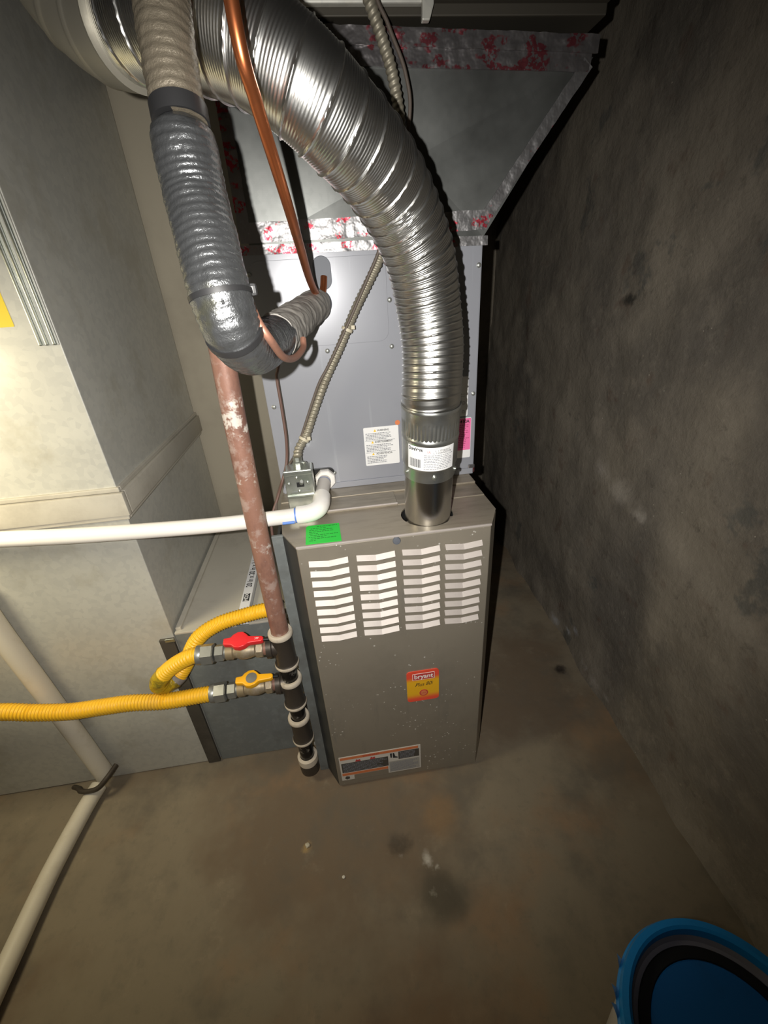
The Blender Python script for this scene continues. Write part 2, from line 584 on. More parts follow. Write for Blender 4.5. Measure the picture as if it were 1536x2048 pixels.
def text_lines(name, x0, x1, z0, z1, rows, y, mat, parent, seed=1, fill=0.5, ragged=0.25):
    """rows of small print as thin ink dashes on a sheet facing -Y"""
    rnd = random.Random(seed)
    V, F = [], []
    h = (z1 - z0) / rows
    for r in range(rows):
        zc = z1 - (r + 0.5) * h
        end = x1 - (x1 - x0) * ragged * rnd.random()
        x = x0
        while x < end:
            wd = min(end - x, rnd.uniform(0.0018, 0.006))
            b = len(V)
            V += [(x, y, zc - h * fill / 2), (x + wd, y, zc - h * fill / 2), (x + wd, y, zc + h * fill / 2), (x, y, zc + h * fill / 2)]
            F.append((b, b + 1, b + 2, b + 3))
            x += wd + 0.0011
    return finish(name, V, F, mat, parent)


def sheet(name, x0, x1, z0, z1, y, mat, parent, r=0.003, th=0.0006):
    return prism(name, rrect(x0, x1, z0, z1, r, 4), 'y', y, y - th, mat, parent)


def warn_triangle(name, x, z, y, s, parent):
    return finish(name, [(x - s, y, z - s * 0.8), (x + s, y, z - s * 0.8), (x, y, z + s)], [(0, 1, 2)], 'print_yellow', parent)


def screw(name, pos, axis, r, mat, parent):
    o = lathe(name, [(r * 1.25, 0), (r * 1.25, r * 0.2), (r, r * 0.35), (r * 0.95, r * 0.8), (r * 0.5, r * 1.05)], pos, axis, mat, parent, n=12)
    return o


def rough_grid(fn, nu, nv):
    V, F = [], []
    for i in range(nu + 1):
        for j in range(nv + 1):
            V.append(fn(i / nu, j / nv))
    for i in range(nu):
        for j in range(nv):
            a = i * (nv + 1) + j
            F.append((a, a + nv + 1, a + nv + 2, a + 1))
    return V, F


# ------------------------------------------------------------------ the room
def wallx(y):
    return 0.905 + 0.055 * y


def wr(u, v):
    y = -2.2 + 4.0 * u
    z = -0.02 + 2.1 * v
    d = 0.010 * noise.noise((y * 3, z * 3, 4)) + 0.006 * noise.noise((y * 9, z * 9, 1)) + 0.003 * noise.noise((y * 26, z * 26, 2))
    foot = max(0.0, 1 - z / 0.10)
    d -= foot * (0.012 + 0.018 * noise.noise((y * 6, 3, 8)))
    # a spalled ledge running down the wall
    ledge = z - (0.70 + 0.25 * (y - 0.2)) + 0.05 * noise.noise((y * 7, 1, 1))
    d += 0.008 * max(0, min(1, ledge / 0.03))
    return (wallx(y) + d, y, z)


V, F = rough_grid(wr, 170, 100)
o = finish('wall_right', V, F, 'concrete_wall', None, smooth=True, kind='structure')


def fl(u, v):
    x = -1.75 + 2.9 * u
    y = -2.2 + 4.0 * v
    d = 0.003 * noise.noise((x * 5, y * 5, 3)) + 0.0015 * noise.noise((x * 18, y * 18, 3)) - 0.004
    for cx, cy, r, h in ((0.150, -0.168, 0.035, -0.010), (0.232, -0.285, 0.07, -0.006), (0.836, 0.292, 0.03, -0.008)):
        q = math.hypot(x - cx, y - cy) / r
        if q < 1:
            d += h * (1 - q * q)
    return (x, y, d)


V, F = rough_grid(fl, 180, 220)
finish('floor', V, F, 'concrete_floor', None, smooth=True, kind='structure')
box('wall_back', -1.75, 0.02, 0.81, 0.93, -0.02, 2.08, 'painted_wall', None, 0, 'structure')
box('wall_far', 0.02, 1.1, 1.62, 1.74, -0.02, 2.08, 'concrete_wall', None, 0, 'structure')
box('wall_left', -1.85, -1.75, -2.2, 0.96, -0.02, 2.08, 'concrete_wall', None, 0, 'structure')
box('ceiling', -1.85, 1.1, -2.2, 1.74, 2.06, 2.12, 'dark_joist', None, 0, 'structure')

# ------------------------------------------------------------------ furnace
FH = 0.8367
fur = thing('furnace', 'tan-grey gas furnace with louvered door standing on the concrete floor', 'furnace', (0.2, 0.40, 0.0))
# casing: sides, back and a dark inner liner, open towards the door
V, F = [], []
for a in ((-0.045, -0.039, 0.066, 0.80), (0.437, 0.443, 0.066, 0.80), (-0.039, 0.437, 0.79, 0.80), (-0.039, 0.437, 0.140, 0.146)):
    bv, bf = box_geo(a[0], a[1], a[2], a[3], 0.0, FH - 0.006)
    F += [[i + len(V) for i in f] for f in bf]
    V += bv
finish('casing', V, F, 'casing_paint', fur)
lab(box('casing_flange', -0.0565, -0.026, 0.060, 0.068, 0.0, FH - 0.004, 'galvanised_blue', fur, 0.001), 'bluish grey front flange at the left side')
box('casing_flange', 0.425, 0.443, 0.0625, 0.068, 0.0, FH - 0.006, 'casing_paint', fur, 0.001)
# door: bevelled flanks, closed box with a bright folded top edge
door = prism('door', [(0.0, 0.0), (0.41, 0.0), (0.444, 0.062), (-0.026, 0.062)], 'z', 0.006, FH - 0.0055, 'furnace_paint', fur, 0.002)
lab(prism('door_flank', [(-0.0012, 0.0025), (0.004, 0.010), (-0.022, 0.0615), (-0.0335, 0.0615)], 'z', 0.006, FH - 0.0055, 'casing_paint', fur, 0.0006), 'dark grey bevelled flank left of the door')
# top plates with the round flue opening
HC, HR = (0.2885, 0.0785), 0.0585


def holed_plate(name, poly, z0, z1, mat, parent, n=64):
    cx, cy = HC
    angs = sorted(set([round(2 * math.pi * i / n, 6) for i in range(n)] + [round(math.atan2(p[1] - cy, p[0] - cx) % (2 * math.pi), 6) for p in poly]))
    out, inn = [], []
    for t in angs:
        d = (math.cos(t), math.sin(t))
        best = 1e9
        for i in range(len(poly)):
            p, q = poly[i], poly[(i + 1) % len(poly)]
            ex, ey = q[0] - p[0], q[1] - p[1]
            den = d[0] * ey - d[1] * ex
            if abs(den) < 1e-9:
                continue
            s = ((p[0] - cx) * ey - (p[1] - cy) * ex) / den
            u_ = ((p[0] - cx) * d[1] - (p[1] - cy) * d[0]) / den
            if s > 0 and -1e-4 <= u_ <= 1 + 1e-4:
                best = min(best, s)
        out.append((cx + d[0] * best, cy + d[1] * best))
        r_ = HR
        inn.append((cx + d[0] * r_, cy + d[1] * r_))
    N = len(angs)
    V = [(*p, z1) for p in out] + [(*p, z1) for p in inn] + [(*p, z0) for p in out] + [(*p, z0) for p in inn]
    F = []
    for i in range(N):
        j = (i + 1) % N
        F += [(i, j, N + j, N + i), (2 * N + i, 3 * N + i, 3 * N + j, 2 * N + j), (i, 2 * N + i, 2 * N + j, j), (N + i, N + j, 3 * N + j, 3 * N + i)]
    return finish(name, V, F, mat, parent)


holed_plate('top_plate', [(-0.001, -0.001), (0.411, -0.001), (0.444, 0.064), (0.444, 0.140), (-0.041, 0.140), (-0.033, 0.064)], FH - 0.005, FH - 0.0015, 'furnace_top_paint', fur)
# raised rear top with its folded front lip, lightened for the flash it catches
box('rear_top_plate', -0.045, 0.232, 0.138, 0.258, FH - 0.006, FH + 0.004, 'furnace_top_paint', fur, 0.0012)
box('rear_top_plate', 0.232, 0.4435, 0.1375, 0.258, FH - 0.006, FH + 0.001, 'furnace_top_paint', fur, 0.0012)
box('rear_top_plate', -0.045, 0.4435, 0.205, 0.258, FH + 0.001, FH + 0.006, 'furnace_top_paint', fur, 0.0012)
lab(box('folded_lip', -0.001, 0.411, -0.0022, 0.002, FH - 0.0045, FH - 0.0003, 'lit_door_paint', fur, 0.0008), 'folded edge along the top of the door, flash highlight painted in')
lab(box('folded_lip', 0.03, 0.232, 0.1362, 0.140, FH + 0.002, FH + 0.0055, 'lit_door_paint', fur, 0.0008), 'folded edge behind the door top, flash highlight painted in')
# flue opening well: dark ring wall below the hole
lathe('flue_well', [(0.064, 0.0), (0.064, -0.05), (0.001, -0.05)], (HC[0], HC[1], FH - 0.0056), (0, 0, 1), 'black_void', fur, n=40, cap=False)
# door knob screw
kn = lathe('knob_screw', [(0.0085, 0), (0.0085, 0.003), (0.0075, 0.005), (0.002, 0.0055)], (0.2058, 0.0005, 0.8235), (0, -1, 0), 'rubber_grey', door, n=20)
# louvers: lanced awnings with a V fold, one mesh shared by all
cols = ((0.0205, 0.1005), (0.1184, 0.2013), (0.2150, 0.2990), (0.3098, 0.3915))
proto = None
q_, h_, dip = 0.0086, 0.0104, 0.0044
for cx0, cx1 in cols:
    wd = 0.0815
    for r in range(9):
        zt = 0.7995 - r * 0.0259
        if proto is None:
            xs = (-wd / 2, 0.0, wd / 2)
            Vv = []
            for i, x in enumerate(xs):
                dz = -dip if i == 1 else 0
                Vv += [(x, 0, dz), (x, -q_, dz - h_), (x, -q_ + 0.0008, dz - h_ - 0.0008), (x, 0.0, dz - h_ * 0.55)]
            Ff = []
            for i in range(2):
                a = i * 4
                Ff += [(a, a + 1, a + 5, a + 4), (a + 1, a + 2, a + 6, a + 5), (a + 2, a + 3, a + 7, a + 6)]
            Ff += [(0, 3, 2, 1), (8, 9, 10, 11)]
            me = bpy.data.meshes.new('louver')
            me.from_pydata(Vv, [], Ff)
            me.update()
            me.materials.append(MATS['lit_door_paint'])
            proto = me
        lo = bpy.data.objects.new('louver', proto)
        COL.objects.link(lo)
        lo.parent = door
        lo.location = Vector(((cx0 + cx1) / 2, 0.0006, zt)) - fur.location
# maker's badge
badge = lab(sheet('badge', 0.2125, 0.2965, 0.322, 0.432, 0.0, 'badge_print', fur, 0.009, 0.0018), 'red and yellow rounded badge')
fb = sheet('badge_frame', 0.2275, 0.2850, 0.4005, 0.4235, -0.0019, 'ink_white', badge, 0.0012, 0.0003)
sheet('badge_frame', 0.2287, 0.2838, 0.4017, 0.4223, -0.0023, 'ink_red', badge, 0.001, 0.0002)
front_text('badge_lettering', 'bryant', 0.2562, 0.4125, -0.0028, 0.0205, 'ink_white', badge, bold=0.0004, squeeze=0.92)
front_text('badge_lettering', 'Plus 80i', 0.2560, 0.3830, -0.0022, 0.0185, 'ink_black', badge, shear=0.35, squeeze=0.8, rot=0.03)
lathe('badge_seal', [(0.0115, 0), (0.0115, 0.0004)], (0.2560, -0.0019, 0.3515), (0, -1, 0), 'ink_red', badge, n=24)
lathe('badge_seal', [(0.0085, 0), (0.0085, 0.0003)], (0.2560, -0.0024, 0.3515), (0, -1, 0), 'ink_orange', badge, n=24)
front_text('badge_lettering', 'USA', 0.2560, 0.3515, -0.0029, 0.007, 'ink_red', badge)
# scuffed warning label at the foot of the door
wl = lab(sheet('warning_label', 0.0095, 0.2430, 0.030, 0.137, 0.0, 'paper_cream', fur, 0.001, 0.0008), 'wide scuffed warning label with orange bars')
yy = -0.0011
for nm, x0, x1, z0, z1, mt in (('orange_bar', 0.0125, 0.236, 0.124, 0.1345, 'ink_orange'), ('orange_bar', 0.0125, 0.146, 0.052, 0.063, 'ink_orange'),
                               ('print_block', 0.0140, 0.148, 0.066, 0.109, 'label_dark'), ('print_block', 0.178, 0.2385, 0.088, 0.122, 'label_dark'),
                               ('print_block', 0.150, 0.2390, 0.034, 0.083, 'paper_grey'),
                               ('torn_patch', 0.046, 0.146, 0.031, 0.051, 'furnace_paint')):
    sheet(nm, x0, x1, z0, z1, yy, mt, wl, 0.0008, 0.0002)
front_text('warning_lettering', 'WARNING', 0.100, 0.1292, yy - 0.0005, 0.010, 'ink_red', wl, bold=0.0002)
text_lines('small_print', 0.018, 0.145, 0.068, 0.107, 7, yy - 0.0005, 'ink_grey', wl, 3)
text_lines('small_print', 0.153, 0.236, 0.036, 0.078, 8, yy - 0.0005, 'ink_grey', wl, 4)
text_lines('small_print', 0.182, 0.235, 0.090, 0.120, 5, yy - 0.0005, 'ink_grey', wl, 5)
for q, px in enumerate((0.062, 0.104)):
    finish('pictogram', [(px - 0.008, yy - 0.0004, 0.110), (px + 0.008, yy - 0.0004, 0.110), (px + 0.006, yy - 0.0004, 0.119), (px, yy - 0.0004, 0.116), (px - 0.004, yy - 0.0004, 0.1205)], [(0, 1, 2, 3, 4)], 'ink_red', wl)
finish('pictogram', [(0.155, yy - 0.0004, 0.100), (0.159, yy - 0.0004, 0.100), (0.160, yy - 0.0004, 0.120), (0.154, yy - 0.0004, 0.120)], [(0, 1, 2, 3)], 'ink_black', wl)
finish('pictogram', [(0.162, yy - 0.0004, 0.098), (0.176, yy - 0.0004, 0.096), (0.176, yy - 0.0004, 0.100), (0.169, yy - 0.0004, 0.104), (0.166, yy - 0.0004, 0.120), (0.162, yy - 0.0004, 0.120)], [(0, 1, 2, 3, 4, 5)], 'ink_black', wl)
lathe('pictogram', [(0.008, 0), (0.008, 0.0003)], (0.026, yy, 0.041), (0, -1, 0), 'label_dark', wl, n=6, sides=5)

# green tag lying on the furnace top
gt = tag(prism('service_tag', [(0.0225, 0.084), (0.0885, 0.0815), (0.0905, 0.0805), (0.0925, 0.005), (0.0190, 0.0065), (0.0180, 0.078)], 'z', FH - 0.0012, FH - 0.0002, 'tag_green'),
         'bright green printed paper tag lying on the furnace top', 'tag')
V, F = [], []
rnd = random.Random(9)
for r in range(9):
    y = 0.074 - r * 0.0072
    x = 0.024 + 0.008 * rnd.random() + (0.014 if r == 0 else 0)
    xe = 0.086 - (0.05 * rnd.random() if r > 0 else 0)
    while x < xe:
        wd = rnd.uniform(0.003, 0.008)
        b = len(V)
        V += [(x, y, FH - 0.0001), (x + wd, y, FH - 0.0001), (x + wd, y + 0.0022, FH - 0.0001), (x, y + 0.0022, FH - 0.0001)]
        F.append((b, b + 1, b + 2, b + 3))
        x += wd + 0.0015
finish('printed_text', V, F, 'ink_green', gt)

# ------------------------------------------------------------------ evaporator coil cabinet
YC = 0.2584
coil = thing('coil_cabinet', 'smooth bluish grey coil cabinet standing on top of the furnace', 'cabinet', (0.2, 0.5, FH + 0.006))
box('cabinet_body', -0.043, 0.456, YC, 0.80, FH + 0.0062, 1.368, 'coil_paint', coil, 0.003)
prism('access_panel', rrect(-0.030, 0.2485, 1.186, 1.352, 0.022, 8), 'y', YC - 0.0018, YC + 0.001, 'coil_paint', coil, 0.0007)
box('bottom_flange', -0.040, 0.453, YC - 0.0035, YC + 0.001, FH + 0.0064, FH + 0.022, 'coil_paint', coil, 0.001)
for x, z in ((0.2535, 1.267), (0.2535, 1.1733), (0.1092, 1.1743), (-0.0276, 1.0625), (0.4490, 1.3214), (0.4475, 1.0514), (0.0920, 0.885), (-0.03, 1.33)):
    screw('screw', (x, YC + 0.0002, z), (0, -1, 0), 0.0042, 'cast_fitting', coil)
pl = lab(sheet('warning_label', 0.1735, 0.2600, 0.8940, 0.9925, YC - 0.0001, 'paper_white', coil, 0.003, 0.0007), 'white trilingual warning label')
yy = YC - 0.0010
for tt, z in (('WARNING', 0.9835), ('AVERTISSEMENT', 0.9545), ('ADVERTENCIA', 0.9240)):
    front_text('warning_heading', tt, 0.222, z, yy, 0.0068, 'ink_black', pl, bold=0.0001, squeeze=0.9)
    warn_triangle('warning_sign', 0.2015 if tt == 'WARNING' else 0.194, z, yy, 0.0035, pl)
text_lines('small_print', 0.178, 0.2475, 0.9600, 0.9785, 5, yy, 'ink_grey', pl, 11)
text_lines('small_print', 0.178, 0.2475, 0.9300, 0.9495, 5, yy, 'ink_grey', pl, 12)
text_lines('small_print', 0.178, 0.2330, 0.8990, 0.9195, 5, yy, 'ink_grey', pl, 13)
for z in (0.9578, 0.9275):
    sheet('rule_line', 0.176, 0.2505, z, z + 0.0008, yy, 'ink_grey', pl, 0.0002, 0.0001)
lab(lathe('orange_sticker', [(0.0062, 0), (0.0062, 0.0005)], (0.2585, YC - 0.0007, 0.9985), (0, -1, 0), 'ink_orange', coil, n=20), 'small round orange sticker')
rl = lab(sheet('refrigerant_label', 0.330, 0.4450, 0.889, 0.9940, YC - 0.0001, 'paper_white', coil, 0.003, 0.0007), 'pink and white refrigerant label')
sheet('pink_field', 0.332, 0.4440, 0.910, 0.9925, YC - 0.0010, 'paper_pink', rl, 0.002, 0.0002)
front_text('refrigerant_heading', 'R-410A', 0.4230, 0.9845, YC - 0.0014, 0.0115, 'ink_black', rl, bold=0.0003, squeeze=0.95)
text_lines('small_print', 0.400, 0.4405, 0.9150, 0.9780, 13, YC - 0.0014, 'ink_pink', rl, 21, 0.45, 0.3)
rt = lab(sheet('rating_label', 0.330, 0.4345, 0.9985, 1.0935, YC - 0.0001, 'paper_white', coil, 0.003, 0.0007), 'white rating label behind the vent pipe')
for z in (1.052, 1.047):
    sheet('rule_line', 0.340, 0.4270, z, z + 0.0008, YC - 0.0010, 'ink_grey', rt, 0.0002, 0.0001)
lathe('round_mark', [(0.0042, 0), (0.0042, 0.0002)], (0.4235, YC - 0.0009, 1.031), (0, -1, 0), 'ink_grey', rt, n=18)
lathe('round_mark', [(0.0034, 0), (0.0034, 0.0002)], (0.4235, YC - 0.0012, 1.031), (0, -1, 0), 'paper_white', rt, n=18)
front_text('round_mark', 'UL', 0.4235, 1.031, YC - 0.0015, 0.004, 'ink_grey', rt)
sheet('square_mark', 0.420, 0.4265, 1.006, 1.0125, YC - 0.0010, 'ink_grey', rt, 0.0006, 0.0002)
sheet('square_mark', 0.4212, 0.4253, 1.0072, 1.0113, YC - 0.0013, 'paper_white', rt, 0.0006, 0.0002)
# oval rubber grommet plate for the liquid line, slotted plate for the drain
gp = [(0.1165 + 0.0185 * math.cos(t), 1.3245 + 0.0125 * (1 if math.sin(t) > 0 else -1) + 0.0185 * math.sin(t)) for t in [2 * math.pi * (i + 0.5) / 32 for i in range(32)]]
lab(prism('line_grommet', gp, 'y', YC - 0.004, YC, 'rubber_grey', coil, 0.001), 'grey oval rubber grommet around the copper pipe')
dp = rrect(0.030, 0.0930, 0.866, 0.9020, 0.016, 8)
lab(prism('drain_plate', dp, 'y', YC - 0.004, YC, 'black_plastic', coil, 0.001), 'dark slotted plate around the drain adapter')
lathe('drain_socket', [(0.026, 0), (0.026, 0.014), (0.024, 0.017), (0.0175, 0.018)], (0.068, YC - 0.003, 0.8745), (0, -1, 0), 'pvc_white', coil, sides=8)
lab(box('foil_corner', 0.441, 0.458, YC - 0.003, YC + 0.01, 0.846, 0.868, 'foil_tape_dark', coil, 0.002), 'torn bit of printed foil tape')

# ------------------------------------------------------------------ supply plenum
ple = thing('supply_plenum', 'galvanised plenum flaring out to the right above the coil cabinet', 'duct', (0.25, 0.5, 1.370))
PB0, PB1, PT0, PT1 = (-0.020, 1.372), (0.456, 1.372), (-0.020, 1.665), (0.650, 1.640)
cxp = ((PB0[0] + PT1[0]) / 2, (PB0[1] + PT1[1]) / 2)
V = [(*PB0, 0), (*PB1, 0), (*PT1, 0), (*PT0, 0)]
V = [(x, YC, z) for x, z, _ in V] + [(x, 0.80, z) for x, z, _ in V] + [(cxp[0], YC + 0.006, cxp[1])]
F = [(0, 1, 8), (1, 2, 8), (2, 3, 8), (3, 0, 8), (4, 7, 6, 5), (0, 4, 5, 1), (1, 5, 6, 2), (2, 6, 7, 3), (3, 7, 4, 0)]
finish('plenum_panel', V, F, 'plenum_metal', ple)


def tape(name, a, b, width, mat, parent, seed, amp=0.0016, y=None, label=None):
    """crinkled foil strip on the front plane from a to b (x,z)"""
    A, B = Vector((a[0], 0, a[1])), Vector((b[0], 0, b[1]))
    d = (B - A)
    nn = Vector((-d.z, 0, d.x)).normalized()
    nu = max(8, int(d.length / 0.006))
    y0 = YC if y is None else y

    def f(u, v):
        p = A + d * u + nn * ((v - 0.5) * width * (1 + 0.10 * noise.noise((u * 14, v, seed))))
        e = amp * (noise.noise((p.x * 60, p.z * 60, seed)) + 0.6 * noise.noise((p.x * 140, p.z * 140, seed)))
        return (p.x, y0 - 0.003 + e - 0.0006, p.z)
    V, F = rough_grid(f, nu, 5)
    n0 = len(V)
    V += [(x, y_ + 0.0025, z) for x, y_, z in V]
    F2 = [tuple(reversed([i + n0 for i in q])) for q in F]
    rim = []
    for i in range(nu):
        rim += [(i * 6, (i + 1) * 6, n0 + (i + 1) * 6, n0 + i * 6), (i * 6 + 5, n0 + i * 6 + 5, n0 + (i + 1) * 6 + 5, (i + 1) * 6 + 5)]
    o_ = finish(name, V, F + F2 + rim, mat, parent, smooth=True, sharp=50)
    if label:
        lab(o_, label)
    return o_


tape('foil_tape', (-0.034, 1.399), (0.462, 1.401), 0.034, 'foil_tape', ple, 1, label='crinkled foil tape with red print along the plenum foot')
tape('foil_tape', (-0.036, 1.371), (0.464, 1.365), 0.017, 'foil_tape', ple, 2, y=YC - 0.002)
tape('foil_tape', (0.446, 1.390), (0.640, 1.632), 0.022, 'foil_tape', ple, 3, label='foil tape up the slanted right edge')
tape('foil_tape', (-0.024, 1.400), (-0.022, 1.660), 0.022, 'foil_tape', ple, 4)
tape('foil_tape', (-0.02, 1.652), (0.645, 1.632), 0.026, 'foil_tape_dark', ple, 5)
tape('foil_tape', (-0.02, 1.677), (0.655, 1.655), 0.024, 'foil_tape_dark', ple, 6, y=YC - 0.003, amp=0.0024)
# trunk duct over it
trk = thing('trunk_duct', 'trunk duct toned dark for weak light, running across above the taped plenum', 'duct', (0.4, 0.5, 1.67))
box('duct_body', -0.02, 0.66, 0.250, 0.80, 1.690, 1.98, 'shaded_trunk_metal', trk, 0.002)
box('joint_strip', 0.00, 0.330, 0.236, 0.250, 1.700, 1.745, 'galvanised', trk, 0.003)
box('joint_strip', 0.345, 0.660, 0.236, 0.250, 1.704, 1.745, 'shaded_trunk_metal', trk, 0.003)  # right part of the strip, darkened where the flash weakens
prism('drive_cleat', [(0.325, 1.676), (0.338, 1.676), (0.345, 1.695), (0.345, 1.76), (0.328, 1.76)], 'y', 0.226, 0.238, 'galvanised', trk, 0.002)

# ------------------------------------------------------------------ return duct on the left
ret = thing('return_duct', 'tall galvanised return duct at the left standing on the floor', 'duct', (-0.75, 0.45, 0.0))
XR, YF = -0.370, 0.150
box('upper_section', -1.25, XR, YF, 0.79, 0.935, 1.98, 'galvanised', ret, 0.002)
box('lower_section', -1.25, XR - 0.002, YF + 0.002, 0.79, 0.0, 0.935, 'galvanised', ret, 0.002)
# slip joint band round the duct
V, F = [], []
for a in ((-1.25, XR + 0.012, YF - 0.012, YF + 0.004, 0.884, 0.938), (XR - 0.004, XR + 0.012, YF + 0.0042, 0.795, 0.884, 0.938)):
    bv, bf = box_geo(*a, bevel=0.003)
    F += [[i + len(V) for i in f] for f in bf]
    V += bv
finish('joint_band', V, F, 'galvanised_dull', ret, smooth=True, sharp=40)
for z in (0.944, 0.878):
    box('joint_rib', -1.25, XR + 0.006, YF - 0.006, YF + 0.003, z - 0.005, z + 0.005, 'galvanised_dull', ret, 0.002)
    box('joint_rib', XR - 0.004, XR + 0.006, YF + 0.0035, 0.795, z - 0.005, z + 0.005, 'galvanised_dull', ret, 0.002)
# bright corner cleat with three ribs
ccl = lab(box('corner_cleat', -0.404, -0.3715, YF - 0.004, YF + 0.001, 1.234, 1.97, 'galvanised', ret, 0.001), 'bright ribbed cleat at the front corner')
for x in (-0.400, -0.389, -0.3765):
    box('cleat_rib', x - 0.0032, x + 0.0032, YF - 0.009, YF - 0.003, 1.234, 1.97, 'zinc', ccl, 0.002)
lab(sheet('yellow_label', -0.545, -0.434, 1.268, 1.400, YF, 'tag_yellow', ret, 0.002, 0.001), 'yellow label at the photo edge')
lab(box('dark_seam', -0.408, -0.372, YF - 0.006, YF + 0.003, 0.0, 0.518, 'dark_cleat', ret, 0.0015), 'dark vertical seam where the filter box begins')
# filter box between the return duct and the furnace
boot = thing('filter_box', 'low bluish galvanised filter box between return duct and furnace', 'duct', (-0.2, 0.45, 0.0))
lab(box('front_panel', XR + 0.003, -0.0635, YF, YF + 0.006, 0.0, 0.526, 'galvanised_blue', boot, 0.001), 'spangled bluish front panel')
box('rear_panel', XR + 0.003, -0.0635, 0.70, 0.706, 0.0, 0.526, 'galvanised_dull', boot, 0.001)
box('top_panel', XR + 0.003, -0.2085, YF, 0.79, 0.526, 0.532, 'galvanised_dull', boot, 0.0012)
box('top_panel', -0.1775, -0.0635, YF, 0.79, 0.526, 0.532, 'galvanised_dull', boot, 0.0012)
lab(box('seam_rib', XR + 0.004, XR + 0.018, YF + 0.01, 0.78, 0.532, 0.540, 'galvanised_dull', boot, 0.002), 'folded seam along the duct foot')
box('front_flange', -0.098, -0.0635, YF - 0.005, YF, 0.0, 0.526, 'galvanised', boot, 0.001)
lab(box('corner_clip', -0.392, -0.367, YF - 0.010, YF - 0.0062, 0.512, 0.522, 'zinc', boot, 0.002), 'small bright clip at the corner')
# cardboard framed air filter standing in the slot
flt = thing('air_filter', 'white cardboard framed air filter standing in the filter box slot', 'filter', (-0.193, 0.40, 0.05))
box('cardboard_frame', -0.2065, -0.1795, 0.1575, 0.665, 0.05, 0.548, 'paper_white', flt, 0.0015)


def top_text(name, s, x, y, z, size, mat, parent, squeeze=1.0, bold=0.0):
    V, F = text_geo(s, size, 0, bold, squeeze)
    return finish(name, [(x - b, y + a, z) for a, b in V], F, mat, parent)


prism('printed_logo', [(-0.2015, 0.224), (-0.1845, 0.224), (-0.1845, 0.2575), (-0.2015, 0.2575)], 'z', 0.5481, 0.5484, 'ink_black', flt)
top_text('printed_logo', 'HDX', -0.193, 0.2408, 0.5487, 0.0155, 'paper_white', flt, 1.0, 0.0004)
top_text('printed_size', '20 in x 20 in x 1 in', -0.193, 0.363, 0.5483, 0.0225, 'ink_black', flt, 0.88, 0.0005)

# ------------------------------------------------------------------ gas piping
gas = thing('gas_pipe', 'rusty brown iron gas pipe running down to black tees and a capped drip leg', 'pipe', (-0.08, 0.05, 0.02))
GX, GY = -0.0805, 0.05
sweep('riser', [(-0.0805, 0.05, 0.565), (-0.0790, 0.05, 0.80), (-0.0760, 0.05, 1.02), (-0.0700, 0.05, 1.22), (-0.0560, 0.05, 1.40), (-0.0420, 0.05, 1.54), (-0.0300, 0.05, 1.68), (-0.0150, 0.05, 1.95)], 0.0208, 'rusty_iron', gas, n=32, ds=0.02)


def tee(z1, z0, x, sub=None):
    lab(lathe('tee', [(0.022, z0), (0.0275, z0), (0.0290, z0 + 0.003), (0.0290, z0 + 0.011), (0.0262, z0 + 0.014), (0.0250, z0 + 0.018),
                      (0.0250, z1 - 0.020), (0.0265, z1 - 0.017), (0.0285, z1 - 0.014), (0.0285, z1 - 0.004)], (x, GY, 0), (0, 0, 1), 'black_iron', gas, cap=False), 'black malleable iron tee')
    lab(lathe('tee_rim', [(0.0212, z1 - 0.006), (0.0285, z1 - 0.014), (0.0295, z1 - 0.012), (0.0292, z1 - 0.003), (0.0270, z1), (0.0212, z1 - 0.001)], (x, GY, 0), (0, 0, 1), 'dusty_rim', gas, cap=False), 'dust-covered upper rim')
    lab(lathe('tee_rim', [(0.0285, z0 + 0.002), (0.0298, z0 + 0.006), (0.0298, z0 + 0.010), (0.0285, z0 + 0.0125)], (x, GY, 0), (0, 0, 1), 'dusty_rim', gas, cap=False), 'dusty lower bead')


tee(0.582, 0.468, -0.0805)
tee(0.424, 0.322, -0.0815)
tee(0.276, 0.174, -0.0825)
for z0, z1, x in ((0.415, 0.475, -0.081), (0.265, 0.330, -0.082), (0.090, 0.180, -0.083)):
    lab(lathe('nipple', [(0.0200, z0), (0.0200, z1)], (x, GY, 0), (0, 0, 1), 'wet_iron', gas), 'glossy black nipple smeared with sealant')
lab(lathe('cap_rim', [(0.0210, 0.104), (0.0285, 0.100), (0.0288, 0.090), (0.0285, 0.078)], (-0.083, GY, 0), (0, 0, 1), 'dusty_rim', gas, cap=False), 'dusty pale upper rim of the cap')
lathe('cap', [(0.006, 0.030), (0.020, 0.031), (0.0265, 0.037), (0.0275, 0.050), (0.0275, 0.080), (0.0210, 0.102)], (-0.083, GY, 0), (0, 0, 1), 'black_iron', gas)
for z in (0.533, 0.407):
    lathe('branch_socket', [(0.0215, 0.0), (0.0225, 0.024), (0.0262, 0.026), (0.0265, 0.038), (0.0190, 0.039)], (GX, GY, z), (-1, 0, 0), 'black_iron', gas)
    lathe('branch_nipple', [(0.0165, 0.03), (0.0165, 0.054)], (GX, GY, z), (-1, 0, 0), 'rusty_iron', gas)
lathe('branch_socket', [(0.0215, 0.0), (0.0225, 0.024), (0.0255, 0.026), (0.0255, 0.036), (0.0175, 0.0365)], (-0.0825, GY, 0.245), (0, 1, 0), 'black_iron', gas)


